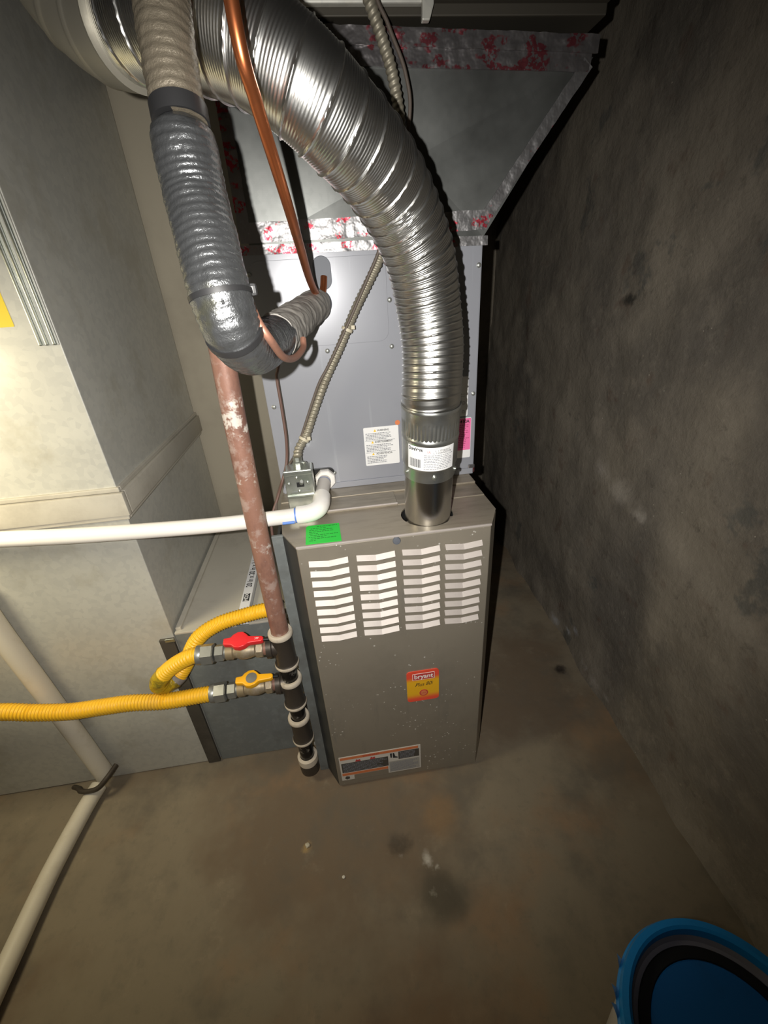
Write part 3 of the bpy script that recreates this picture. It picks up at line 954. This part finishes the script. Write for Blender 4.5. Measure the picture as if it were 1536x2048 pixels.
def valve(label, z, tilt, hmat, hname):
    v = thing('gas_valve', label, 'valve', (-0.175, GY, z), 'gas valves on the iron pipe')
    ax = Vector((-1, 0, tilt)).normalized()
    o = Vector((GX - 0.046, GY, z))
    lathe('valve_body', [(0.017, 0.0), (0.0205, 0.001), (0.0205, 0.017), (0.0165, 0.021), (0.0175, 0.026), (0.0205, 0.034), (0.0215, 0.045), (0.0205, 0.056), (0.0170, 0.064), (0.0170, 0.070), (0.0195, 0.072), (0.0195, 0.088), (0.016, 0.089)], o, ax, 'brass_body', v, n=28)
    nut = lab(lathe('hex_collar', [(0.0175, 0.0005), (0.0222, 0.002), (0.0222, 0.015), (0.0175, 0.0165)], o + ax * 0.0005, ax, 'brass_body', v, sides=8), 'octagonal valve end')
    # stem and tee-shaped lever, lying along the pipe
    st = o + ax * 0.045
    lathe('stem', [(0.009, 0.012), (0.009, 0.030), (0.006, 0.030), (0.006, 0.040)], st, (0, -0.25, 0.97), 'black_plastic', v, n=16)
    up_ = Vector((0, -0.25, 0.97)).normalized()
    cx = st + up_ * 0.038
    e = -ax
    w_ = e.cross(up_).normalized()
    out = [(-0.038, 0.0075), (-0.040, 0.005), (-0.040, -0.009), (-0.024, -0.010), (-0.019, -0.016), (-0.008, -0.0215), (0.004, -0.021), (0.012, -0.015), (0.018, -0.0085), (0.048, -0.0065),
           (0.052, -0.003), (0.052, 0.004), (0.047, 0.0075), (0.018, 0.0095), (0.010, 0.017), (-0.002, 0.0205), (-0.013, 0.018), (-0.021, 0.010)]
    bm = bmesh.new()
    A = [bm.verts.new(cx + e * a + w_ * b - up_ * 0.007) for a, b in out]
    B = [bm.verts.new(cx + e * a + w_ * b + up_ * (0.007 + 0.004 * max(0, 1 - abs(a) / 0.03))) for a, b in out]
    bm.faces.new(A)
    bm.faces.new(B)
    for i in range(len(out)):
        j = (i + 1) % len(out)
        bm.faces.new((A[i], A[j], B[j], B[i]))
    bmesh.ops.recalc_face_normals(bm, faces=bm.faces[:])
    bmesh.ops.bevel(bm, geom=bm.edges[:], offset=0.0022, segments=3, affect='EDGES', profile=0.5)
    vv, ff = bm_out(bm)
    hd = lab(finish('handle', vv, ff, hmat, v, smooth=True, sharp=45), hname)
    tip = cx + e * 0.050
    lathe('handle_core', [(0.0045, 0), (0.0045, 0.014), (0.003, 0.015)], tip, e, 'black_plastic', hd, n=10)
    if hmat == 'yellow_handle':
        lathe('handle_disc', [(0.0135, 0.0), (0.0135, 0.0022), (0.004, 0.0028)], cx + up_ * 0.0085, up_, 'cast_fitting', hd, n=24)
    else:
        vv, ff = text_geo('OFF', 0.007)
        finish('handle_lettering', [cx + e * (0.036 + a) - w_ * b + up_ * 0.0078 for a, b in vv], ff, 'ink_white', hd)
    # flare fitting towards the hose
    f0 = o + ax * 0.088
    lathe('fitting', [(0.0150, 0), (0.0150, 0.012), (0.0170, 0.014), (0.0170, 0.020)], f0, ax, 'cast_fitting', v, n=24)
    lathe('hex_nut', [(0.017, 0.004), (0.0205, 0.006), (0.0205, 0.024), (0.017, 0.026)], f0, ax, 'cast_fitting', v, sides=6)
    lathe('hex_nut', [(0.019, 0.029), (0.0248, 0.031), (0.0248, 0.056), (0.021, 0.060)], f0, ax, 'cast_fitting', v, sides=6)
    lathe('ferrule', [(0.0215, 0.056), (0.0232, 0.060), (0.0228, 0.068), (0.019, 0.070)], f0, ax, 'cast_fitting', v, n=28)
    return f0 + ax * 0.069


e1 = valve('gas valve with red lever, upper of the two on the iron pipe', 0.533, 0.05, 'red_handle', 'red lever handle')
e2 = valve('gas valve with yellow lever, below the red one', 0.407, 0.0, 'yellow_handle', 'yellow lever handle with a metal disc')
# third small valve squeezed behind the drip leg
v3 = thing('gas_valve', 'small gas valve hidden behind the drip leg, yellow handle tip showing', 'valve', (-0.07, 0.105, 0.25), 'gas valves on the iron pipe')
lathe('valve_body', [(0.015, 0), (0.018, 0.002), (0.018, 0.012), (0.014, 0.015), (0.017, 0.022), (0.017, 0.032), (0.013, 0.036), (0.013, 0.046)], (-0.0825, GY + 0.0365, 0.245), (0, 1, 0), 'cast_fitting', v3, n=24)
lathe('stem', [(0.007, 0), (0.007, 0.018)], (-0.078, GY + 0.064, 0.258), (0.6, -0.1, 0.75), 'black_plastic', v3, n=12)
v, f = box_geo(-0.072, -0.040, 0.094, 0.110, 0.268, 0.292, 0.004)
finish('handle', v, f, 'yellow_handle', v3, smooth=True, sharp=45)


def rib(r, pitch, amp):
    def f(s, t, T):
        return r + amp * (0.5 + 0.5 * math.cos(2 * math.pi * s / pitch)) ** 1.0
    return f


h1 = thing('gas_hose', 'yellow corrugated gas hose looping back from the red valve behind the iron pipe', 'hose', (-0.36, 0.07, 0.45), 'yellow gas hoses')
p1 = [e1 + Vector((0.008, 0, 0)), e1 + Vector((-0.018, 0.0, -0.002)), (-0.345, 0.052, 0.516), (-0.380, 0.054, 0.486), (-0.400, 0.062, 0.452), (-0.394, 0.080, 0.428), (-0.370, 0.098, 0.432),
      (-0.342, 0.108, 0.466), (-0.316, 0.112, 0.512), (-0.288, 0.118, 0.543), (-0.240, 0.128, 0.563), (-0.180, 0.134, 0.572), (-0.130, 0.134, 0.580), (-0.092, 0.130, 0.5845)]
sweep('corrugated_jacket', p1, rib(0.0165, 0.0075, 0.0030), 'yellow_jacket', h1, n=24, ds=0.0012)
lathe('end_fitting', [(0.0175, 0), (0.0215, 0.002), (0.0215, 0.018), (0.016, 0.020), (0.016, 0.026), (0.019, 0.027), (0.019, 0.034)], (-0.095, 0.130, 0.584), (1, -0.05, 0.03), 'cast_fitting', h1, sides=6)
bend = sub_path(p1, 0.20, 0.385)
lab(sweep('tape_wrap', bend, lambda s, t, T: 0.0208 + 0.003 * noise.noise((s * 60, math.cos(t) * 2, math.sin(t) * 2)), 'yellow_tape', h1, n=24, ds=0.002), 'lumpy yellowish tape wrapped round the bend')
lab(sweep('tape_wrap', sub_path(p1, 0.385, 0.415), 0.0212, 'grey_tape', h1, n=24, ds=0.003), 'grey band of tape')
h2 = thing('gas_hose', 'yellow corrugated gas hose running off to the left from the yellow valve', 'hose', (-0.55, 0.05, 0.41), 'yellow gas hoses')
p2 = [e2 + Vector((0.008, 0, 0)), e2 + Vector((-0.03, 0, -0.001)), (-0.396, 0.05, 0.404), (-0.476, 0.05, 0.416), (-0.547, 0.05, 0.417), (-0.617, 0.05, 0.418), (-0.692, 0.05, 0.432), (-0.762, 0.05, 0.451), (-0.90, 0.05, 0.47), (-1.1, 0.04, 0.47)]
sweep('corrugated_jacket', p2, rib(0.0172, 0.0075, 0.0030), 'yellow_jacket', h2, n=24, ds=0.0012)

# ------------------------------------------------------------------ vent pipe
ven = thing('vent_pipe', 'shiny flexible aluminium vent pipe rising from the furnace and curving left', 'pipe', (0.2885, 0.0775, 0.80))
VO = (0.2885, 0.0775, 0.0)
vax = Vector((0.0, -0.16, 1.0)).normalized()   # leans a little towards the room
o0 = Vector((0.2885, 0.0775, 0.80))


def va(z):
    return (z - 0.80) / vax.z


lab(lathe('connector_pipe', [(0.0505, 0.0), (0.0505, va(0.970))], o0, vax, 'polished_pipe', ven, n=64), 'plain shiny pipe entering the furnace top')
lathe('sleeve', [(0.0512, va(0.9500)), (0.0530, va(0.9505)), (0.0530, va(0.9750)), (0.0535, va(0.9780)), (0.0555, va(0.9820)), (0.0555, va(1.0300)), (0.0560, va(1.0330)), (0.0565, va(1.0360)), (0.0560, va(1.0390)), (0.0535, va(1.0440))], o0, vax, 'sleeve_metal', ven, n=64)
# crimped collar
a, u, w_ = frames(vax)
V, F = [], []
N = 132
prof = [(va(1.0370), 0.0535, 0.0), (va(1.0410), 0.0545, 0.0006), (va(1.0440), 0.0548, 0.0011), (va(1.0690), 0.0548, 0.0011), (va(1.0730), 0.0552, 0.0003), (va(1.0760), 0.0555, 0.0), (va(1.0890), 0.0558, 0.0), (va(1.0920), 0.0570, 0.0), (va(1.0950), 0.0572, 0.0), (va(1.0980), 0.0560, 0.0)]
for d, r, amp in prof:
    for i in range(N):
        t = 2 * math.pi * i / N
        rr = r - amp * (1 if i % 3 == 0 else -0.6)
        V.append(o0 + a * d + (u * math.cos(t) + w_ * math.sin(t)) * rr)
for j in range(len(prof) - 1):
    for i in range(N):
        F.append((j * N + i, j * N + (i + 1) % N, (j + 1) * N + (i + 1) % N, (j + 1) * N + i))
lab(finish('crimped_collar', V, F, 'sleeve_metal', ven, smooth=True, sharp=50), 'crimped galvanised collar under the flexible part')
# curved paper label on the sleeve
tgt = Vector((-0.10, -1, 0)).normalized()
e_f = (tgt - a * tgt.dot(a)).normalized()
e_r = a.cross(e_f)
if e_r.x < 0:
    e_r = -e_r


def on_sleeve(x, h, r):
    t = x / 0.0555
    return o0 + a * va(h) + (e_f * math.cos(t) + e_r * math.sin(t)) * r


def curved_patch(name, x0, x1, z0, z1, r, mat, parent):
    V, F = rough_grid(lambda p, q: on_sleeve(x0 + (x1 - x0) * p, z0 + (z1 - z0) * q, r), 20, 1)
    return finish(name, V, F, mat, parent, smooth=True)


def curved_text(name, s, x, z, size, mat, parent, r=0.0563, bold=0.0, squeeze=1.0, shear=0.0):
    V, F = text_geo(s, size, shear, bold, squeeze)
    return finish(name, [on_sleeve(x + p, z + q, r) for p, q in V], F, mat, parent)


LB = lab(curved_patch('product_label', -0.053, 0.044, 0.981, 1.031, 0.0559, 'paper_white', ven), 'white printed label with a barcode')
curved_text('label_lettering', 'DuraVent', -0.036, 1.0250, 0.0095, 'ink_black', LB, bold=0.0003, squeeze=0.80)
curved_text('label_lettering', 'L  1 777402N-2', 0.018, 1.0240, 0.0052, 'ink_black', LB, squeeze=0.9)
curved_text('label_lettering', 'L  1 CONNECTOR', 0.018, 1.0195, 0.0050, 'ink_black', LB, squeeze=0.9)
curved_text('label_lettering', 'UL', -0.0085, 1.0222, 0.0060, 'ink_red', LB)
V, F = [], []
x = -0.048
rnd = random.Random(4)
while x < -0.025:
    wd = rnd.choice((0.0006, 0.0010, 0.0015))
    b = len(V)
    V += [on_sleeve(x, 0.9870, 0.0563), on_sleeve(x + wd, 0.9870, 0.0563), on_sleeve(x + wd, 1.0050, 0.0563), on_sleeve(x, 1.0050, 0.0563)]
    F.append((b, b + 1, b + 2, b + 3))
    x += wd + rnd.choice((0.0006, 0.0011))
finish('barcode', V, F, 'ink_black', LB)
V, F = [], []
for r in range(9):
    z = 1.0140 - r * 0.0036
    x = -0.018
    xe = 0.040 - 0.012 * rnd.random()
    while x < xe:
        wd = rnd.uniform(0.002, 0.006)
        b = len(V)
        V += [on_sleeve(x, z, 0.0562), on_sleeve(x + wd, z, 0.0562), on_sleeve(x + wd, z + 0.0012, 0.0562), on_sleeve(x, z + 0.0012, 0.0562)]
        F.append((b, b + 1, b + 2, b + 3))
        x += wd + 0.0011
finish('small_print', V, F, 'ink_grey', LB)
for xx in (-0.060, 0.004, 0.062):
    t = xx / 0.053
    nrm = e_f * math.cos(t) + e_r * math.sin(t)
    screw('screw', o0 + a * va(0.9640) + nrm * 0.0525, nrm, 0.0040, 'zinc', ven)
# flexible hose: helical seams close together at the bottom, stretched further up
vp = [o0 + a * va(1.091), o0 + a * va(1.115), (0.2915, 0.031, 1.15), (0.2930, 0.036, 1.20), (0.2860, 0.036, 1.260), (0.2690, 0.018, 1.330), (0.2330, -0.014, 1.393), (0.1930, -0.056, 1.434),
      (0.1470, -0.090, 1.468), (0.1100, -0.104, 1.496), (0.0650, -0.098, 1.527), (0.0100, -0.075, 1.551), (-0.0450, -0.042, 1.568), (-0.085, -0.005, 1.582)]
_, VT = resample(vp, 0.001)


def seam_phase(s):
    # pitch grows from 12.5 mm to 29 mm along the pipe
    n_ = 60
    acc, ds_ = 0.0, s / n_
    for i in range(n_):
        q = (i + 0.5) * ds_ / VT
        p = 0.0125 + 0.0165 * max(0.0, min(1.0, (q - 0.22) / 0.38))
        acc += ds_ / p
    return acc


_pc = {}


def flex_r(s, t, T):
    if s not in _pc:
        _pc[s] = seam_phase(s)
    ph = _pc[s] - t / (2 * math.pi)
    fr = ph - math.floor(ph)
    q = s / T
    p = 0.0125 + 0.0165 * max(0.0, min(1.0, (q - 0.22) / 0.38))
    d = min(fr, 1 - fr) * p          # metres from the seam
    seam = 0.0021 * math.exp(-(d / 0.0014) ** 2)
    fine = 0.00034 * math.cos(2 * math.pi * fr * max(3, round(p / 0.0030)))
    tight = 1 - max(0.0, min(1.0, (q - 0.18) / 0.2))
    bulge = 0.0008 * tight * math.sin(math.pi * fr)
    return 0.0535 + seam + fine * (1 - 0.75 * tight) + bulge


lab(sweep('flexible_duct', vp, flex_r, 'aluminium', ven, n=72, ds=0.0009, cap=False), 'corrugated flexible aluminium tube with helical seams')
lab(sweep('vent_elbow', [(-0.070, -0.022, 1.575), (-0.098, 0.006, 1.586), (-0.130, 0.030, 1.608), (-0.160, 0.040, 1.650), (-0.180, 0.040, 1.72), (-0.19, 0.04, 1.82), (-0.19, 0.04, 2.05)], lambda s, t, T: 0.0575 + (0.002 if (s % 0.05) < 0.004 else 0), 'elbow_metal', ven, n=48, ds=0.004), 'smooth galvanised elbow at the upper left')

# ------------------------------------------------------------------ insulated suction line
suc = thing('insulated_pipe', 'silver foil jacketed refrigerant pipe hanging down and bending into the coil cabinet', 'pipe', (0.0, -0.2, 1.24))
top = [(0.004, -0.140, 2.05), (0.0, -0.150, 1.80), (-0.004, -0.170, 1.570), (-0.006, -0.191, 1.4915), (-0.005, -0.206, 1.436)]
low = [(-0.005, -0.2065, 1.434), (-0.005, -0.213, 1.412), (-0.003, -0.221, 1.378), (0.003, -0.243, 1.330), (0.008, -0.258, 1.288), (0.013, -0.248, 1.254), (0.021, -0.200, 1.236), (0.034, -0.100, 1.236), (0.039, -0.06, 1.238)]


def wrink(r, pitch, amp, seed, taper=None):
    def f(s, t, T):
        x = r if taper is None else r + taper(s / T)
        c, sn = math.cos(t), math.sin(t)
        return x + amp * (0.5 * math.cos(2 * math.pi * s / pitch + 1.5 * noise.noise((s * 40, c, sn + seed))) + 0.9 * noise.noise((s * 90, c * 2.5 + seed, sn * 2.5)))
    return f


lab(sweep('old_jacket', top, wrink(0.0242, 0.008, 0.0011, 3), 'old_jacket', suc, n=40, ds=0.0022), 'dull wrinkled upper jacket')
lab(sweep('foil_jacket', low, wrink(0.0296, 0.0070, 0.0010, 7, lambda q: -0.008 * max(0, (0.035 - q) / 0.035) ** 2), 'foil_jacket', suc, n=48, ds=0.0018), 'silver crinkled foil jacket')
lab(sweep('seam_flap', [(Vector(p) + Vector((0.006, -0.0275, -0.004))) for p in low[1:5]], 0.0028, 'foil_jacket', suc, n=10, ds=0.004), 'raised lengthwise seam')
for q0, q1 in ((0.388, 0.400), (0.482, 0.494)):
    lab(sweep('tape_strap', sub_path(low, q0, q1, 0.001), 0.0312, 'black_tape', suc, n=40, ds=0.002), 'black tape band')
lab(sweep('tape_strap', sub_path(top, 0.978, 1.0, 0.001), 0.0258, 'black_tape', suc, n=40, ds=0.003), 'black tape at the jacket joint')
lab(box('strap_end', 0.030, 0.042, -0.250, -0.240, 1.290, 1.302, 'black_tape', suc, 0.003), 'loose knotted strap end')


def spiral(s, t, T):
    ph = (s / 0.055 - t / (2 * math.pi)) % 1.0
    return 0.0296 + 0.0014 * (1 - ph) + 0.0026 * noise.noise((s * 70, math.cos(t) * 2, math.sin(t) * 2))


stub = [(0.036, -0.085, 1.237), (0.044, -0.03, 1.240), (0.056, 0.050, 1.247), (0.068, 0.125, 1.253), (0.085, 0.19, 1.262), (0.098, 0.243, 1.268)]
lab(sweep('tape_wrap', stub, spiral, 'grey_tape', suc, n=44, ds=0.0025), 'grey tape wound around the last stretch')
lab(sweep('rubber_sleeve', [(0.096, 0.232, 1.267), (0.103, 0.2575, 1.270)], 0.0275, 'rubber_grey', suc, n=40, ds=0.004), 'dark rubber insulation end at the cabinet')

# copper liquid line
cop = tag(sweep('copper_pipe', [(0.056, -0.215, 2.05), (0.057, -0.210, 1.75), (0.058, -0.204, 1.560), (0.059, -0.199, 1.492), (0.064, -0.176, 1.462), (0.071, -0.138, 1.427), (0.079, -0.070, 1.386), (0.085, 0.024, 1.349), (0.091, 0.130, 1.312), (0.100, 0.205, 1.287), (0.1085, 0.232, 1.283), (0.1150, 0.244, 1.297), (0.1190, 0.2535, 1.318)], 0.0068, 'copper', n=20, ds=0.004),
          'bare copper pipe slanting down in front of the silver vent pipe', 'pipe')
tube = tag(sweep('copper_tube', [(0.025, -0.236, 1.302), (0.032, -0.2405, 1.284), (0.0385, -0.252, 1.266), (0.047, -0.248, 1.248), (0.054, -0.205, 1.2245), (0.063, -0.150, 1.2155), (0.073, -0.095, 1.2205), (0.0745, -0.080, 1.232)], lambda s, t, T: 0.0045 - 0.0002 * s, 'dull_copper', n=14, ds=0.003),
           'thin dull copper tube hooked under the silver insulated pipe', 'pipe')

# ------------------------------------------------------------------ electrics
bx = thing('armoured_conduit', 'armoured flexible electrical conduit slanting up the coil cabinet behind the vent pipe', 'conduit', (0.0135, 0.19, 0.948))


def helix(s, t, T):
    ph = (s / 0.0088 - t / (2 * math.pi)) % 1.0
    return 0.0083 + 0.0017 * math.sin(math.pi * ph) ** 2


bp = [(0.0125, 0.190, 0.958), (0.0180, 0.205, 0.975), (0.0382, 0.215, 1.0023), (0.0640, 0.222, 1.055), (0.0962, 0.222, 1.1183), (0.1361, 0.222, 1.184), (0.1742, 0.222, 1.252), (0.2093, 0.222, 1.306), (0.2342, 0.218, 1.348), (0.262, 0.212, 1.42), (0.280, 0.205, 1.50), (0.2775, 0.20, 1.545), (0.2675, 0.20, 1.602), (0.2533, 0.20, 1.643), (0.2347, 0.20, 1.688), (0.21, 0.20, 1.75), (0.19, 0.18, 1.95)]
sweep('armour', bp, helix, 'bx_armour', bx, n=20, ds=0.0012)
C, T = resample(bp, 0.004)
for q in (0.045, 0.285):
    i = int(q * (len(C) - 1))
    d = (C[i + 1] - C[i]).normalized()
    lathe('zip_tie', [(0.0118, -0.003), (0.0122, 0), (0.0118, 0.003)], C[i], d, 'zip_tie', bx, n=20, cap=False)
    cc = C[i] + Vector((0.012, -0.010, 0.004))
    box('zip_tie', cc.x - 0.004, cc.x + 0.004, cc.y - 0.003, cc.y + 0.004, cc.z - 0.004, cc.z + 0.004, 'zip_tie', bx, 0.001)
tag(sweep('thermostat_cable', [(-0.050, 0.13, 0.845), (-0.044, 0.170, 0.880), (-0.0166, 0.212, 0.9263), (0.004, 0.214, 0.955), (0.0226, 0.212, 0.9903), (0.0668, 0.216, 1.0830), (0.0849, 0.214, 1.1180), (0.105, 0.214, 1.1460), (0.1245, 0.213, 1.1765), (0.1626, 0.213, 1.2375), (0.2048, 0.212, 1.310), (0.2302, 0.208, 1.3560), (0.256, 0.202, 1.42), (0.292, 0.192, 1.54), (0.287, 0.188, 1.60), (0.262, 0.188, 1.655), (0.235, 0.186, 1.72), (0.20, 0.17, 1.95)], 0.0031, 'dark_cable', n=10, ds=0.004),
    'thin dark cable running up alongside the armoured conduit', 'cable', 'thermostat cables')
tag(sweep('thermostat_cable', [(0.052, 0.16, 1.235), (0.030, 0.185, 1.212), (0.0175, 0.2, 1.1897), (0.0, 0.207, 1.15), (-0.0049, 0.21, 1.1315), (-0.0052, 0.21, 1.0677), (-0.0067, 0.208, 0.9997), (-0.0143, 0.205, 0.9463), (-0.030, 0.19, 0.905), (-0.0418, 0.165, 0.880), (-0.063, 0.135, 0.832), (-0.067, 0.12, 0.76)], 0.0033, 'brown_cable', n=10, ds=0.004),
    'loose brown cable hanging from the insulated pipe to the furnace', 'cable', 'thermostat cables')
eb = thing('electrical_box', 'small zinc switch box with a toggle standing on the furnace top', 'box', (0.0135, 0.17, FH + 0.004))
box('box_body', -0.0175, 0.0435, 0.153, 0.200, FH + 0.0045, 0.9420, 'zinc', eb, 0.004)
cv = box('cover_plate', -0.0195, 0.0430, 0.1485, 0.1528, FH + 0.0045, 0.9440, 'zinc', eb, 0.0015)
box('cover_bend', -0.0195, 0.0430, 0.1450, 0.1490, 0.9330, 0.9440, 'zinc', cv, 0.0015)
box('cover_bend', -0.0195, 0.0430, 0.1450, 0.1490, 0.8780, 0.8850, 'zinc', cv, 0.0015)
box('toggle_slot', 0.006, 0.0225, 0.1470, 0.1490, 0.9035, 0.9160, 'black_plastic', cv, 0.001)
lab(lathe('toggle', [(0.0045, 0), (0.0048, 0.012), (0.0035, 0.014)], (0.0165, 0.149, 0.9120), (0.15, -0.7, 0.55), 'cast_fitting', cv, n=12), 'pale toggle lever')
for x, z in ((0.008, 0.9260), (0.010, 0.8930), (-0.011, 0.9130), (0.031, 0.9130)):
    screw('screw', (x, 0.1487, z), (0, -1, 0), 0.0028, 'zinc', cv)
box('printed_rule', -0.008, 0.035, 0.1480, 0.1486, 0.8925, 0.8935, 'ink_grey', cv, 0)
lathe('conduit_connector', [(0.0125, -0.002), (0.0125, 0.008), (0.0105, 0.010), (0.0105, 0.020)], (0.0125, 0.187, 0.941), (0, 0.1, 1), 'zinc', eb, sides=8)
screw('screw', (0.027, 0.185, 0.946), (0.7, -0.4, 0.3), 0.0045, 'zinc', eb)

# ------------------------------------------------------------------ condensate drain
cdr = thing('condensate_pipe', 'white plastic drain pipe running left from the coil cabinet past the iron pipe', 'pipe', (-0.2, 0.093, 0.85))
lab(sweep('riser_pipe', [(0.0655, 0.243, 0.8745), (0.0560, 0.150, 0.8700)], 0.0160, 'pvc_grey', cdr, n=32, ds=0.02), 'greyish pipe from the cabinet to the elbow')
sweep('pipe', [(0.015, 0.0945, 0.8605), (-0.154, 0.0945, 0.8590), (-0.307, 0.0945, 0.8645), (-0.455, 0.0945, 0.8722), (-0.595, 0.0945, 0.8832), (-0.80, 0.0945, 0.898), (-0.93, 0.095, 0.91)], 0.0166, 'pvc_white', cdr, n=32, ds=0.02)
lab(sweep('elbow', [(0.002, 0.0945, 0.8605), (0.018, 0.0945, 0.8608), (0.034, 0.0965, 0.862), (0.048, 0.105, 0.8650), (0.0545, 0.121, 0.8680), (0.0565, 0.138, 0.8695), (0.0575, 0.156, 0.8705)], 0.0198, 'pvc_white', cdr, n=36, ds=0.004), 'white right-angle elbow')
lab(lathe('primer_ring', [(0.0170, 0), (0.0170, 0.0035)], (0.0005, 0.0945, 0.8605), (-1, 0, 0), 'blue_primer', cdr, n=32, cap=False), 'blue primer ring')
lab(lathe('primer_ring', [(0.0167, 0), (0.0167, 0.003)], (0.0640, 0.2285, 0.8738), (-0.10, -1, -0.05), 'blue_primer', cdr, n=32, cap=False), 'blue primer ring')
lab(sweep('primer_smear', [(-0.004, 0.0790, 0.8525), (-0.030, 0.0790, 0.8525)], 0.0035, 'blue_primer', cdr, n=8, ds=0.005), 'smear of blue primer')
# old drain pipes at the lower left
tag(sweep('drain_pipe', [(-0.732, 0.122, 0.75), (-0.7263, 0.122, 0.6203), (-0.7120, 0.122, 0.42), (-0.6990, 0.122, 0.215), (-0.688, 0.120, 0.062)], 0.0235, 'drain_white', n=28, ds=0.03),
    'off-white drain pipe leaning down against the return duct', 'pipe', 'old drain pipes')
tag(sweep('drain_pipe', [(-0.716, 0.112, 0.0245), (-0.728, 0.05, 0.024), (-0.742, -0.10, 0.0235), (-0.744, -0.25, 0.0235), (-0.745, -0.42, 0.0235), (-0.748, -0.75, 0.0235), (-0.75, -1.1, 0.0235)], 0.0225, 'drain_white', n=28, ds=0.03),
    'off-white drain pipe lying along the floor towards the viewer', 'pipe', 'old drain pipes')
tag(sweep('pipe_strap', [(-0.655, 0.132, 0.080), (-0.668, 0.100, 0.076), (-0.690, 0.082, 0.062), (-0.716, 0.080, 0.056), (-0.742, 0.086, 0.052), (-0.762, 0.104, 0.040), (-0.785, 0.118, 0.030)], lambda s, t, T: 0.0058 + 0.0028 * abs(math.sin(t)), 'strap_metal', n=10, ds=0.004),
    'dark metal strap over the drain pipe joint on the floor', 'strap')

# ------------------------------------------------------------------ bucket
BX, BY, BZ = 0.5406, -0.6493, 0.366
bk = thing('bucket', 'pale plastic bucket with a blue recessed lid at the lower right', 'bucket', (BX, BY, 0.0))
lathe('bucket_body', [(0.118, 0.0), (0.121, 0.004), (0.1352, 0.322), (0.1345, 0.324)], (BX, BY, 0.0), (0, 0, 1), 'bucket_body', bk, n=64)
lab(lathe('lid_rim', [(0.1375, BZ - 0.042), (0.1420, BZ - 0.040), (0.1435, BZ - 0.006), (0.1415, BZ), (0.1330, BZ + 0.001), (0.1290, BZ - 0.002), (0.1275, BZ - 0.012), (0.1262, BZ - 0.024)], (BX, BY, 0), (0, 0, 1), 'bucket_blue', bk, n=80, cap=False), 'bright blue raised rim of the lid')
lathe('rim_bead', [(0.1425, BZ - 0.024), (0.1460, BZ - 0.022), (0.1460, BZ - 0.018), (0.1428, BZ - 0.016)], (BX, BY, 0), (0, 0, 1), 'bucket_blue', bk, n=80, cap=False)
lab(lathe('inner_wall', [(0.1268, BZ - 0.016), (0.1225, BZ - 0.024), (0.1165, BZ - 0.0255)], (BX, BY, 0), (0, 0, 1), 'lid_grey', bk, n=80, cap=False), 'greyish step inside the rim')
lab(lathe('lid_shadow_ring', [(0.1168, BZ - 0.0240), (0.1150, BZ - 0.0225), (0.1020, BZ - 0.0225), (0.1000, BZ - 0.026)], (BX, BY, 0), (0, 0, 1), 'lid_shadow_black', bk, n=80, cap=False), 'broad black ring painting the shadow inside the rim')  # black colour stands in for the shadow in the lid's groove
lab(lathe('lid_disc', [(0.1010, BZ - 0.032), (0.1005, BZ - 0.0240), (0.0985, BZ - 0.0215), (0.0600, BZ - 0.021), (0.001, BZ - 0.0205)], (BX, BY, 0), (0, 0, 1), 'bucket_lid_blue', bk, n=80, cap=False), 'darker blue sunken centre of the lid')
rnd = random.Random(5)
for i in range(4):
    t = math.radians(130 + i * 13 + rnd.uniform(-3, 3))
    c, s = math.cos(t), math.sin(t)
    r = 0.1448
    h = rnd.uniform(0.008, 0.016)
    tang = Vector((-s, c, 0)) * rnd.uniform(0.004, 0.008)
    b = Vector((BX + c * r, BY + s * r, BZ - 0.020))
    o1, t_ = Vector((c, s, 0)) * 0.006, Vector((0, 0, 1))
    lab(finish('frayed_bit', [b - tang, b + tang, b + tang * 0.3 + t_ * h + o1, b - tang * 0.8 + t_ * h * 0.6 + o1 * 1.5, b + o1 * 0.5 + t_ * h * 0.3], [(0, 1, 4), (1, 2, 4), (2, 3, 4), (3, 0, 4)], 'frayed_plastic', bk), 'pale frayed plastic')

# plaster chips on the floor
rnd = random.Random(3)
for x, y, r, lb in ((-0.0018, -0.2179, 0.0045, 'white plaster chip on the floor in front of the furnace'), (-0.0929, -0.1333, 0.007, 'tan plaster crumb on the floor left of the white chip')):
    V, F = [], []
    bm = bmesh.new()
    bmesh.ops.create_icosphere(bm, subdivisions=1, radius=r)
    for v in bm.verts:
        v.co = Vector((x + v.co.x * rnd.uniform(0.7, 1.2), y + v.co.y * rnd.uniform(0.7, 1.2), -0.003 + r * 0.45 + v.co.z * 0.5))
    vv, ff = bm_out(bm)
    tag(finish('plaster_chip', vv, ff, 'chip_white' if r < 0.006 else 'zip_tie'), lb, 'debris', 'plaster chips on the floor')
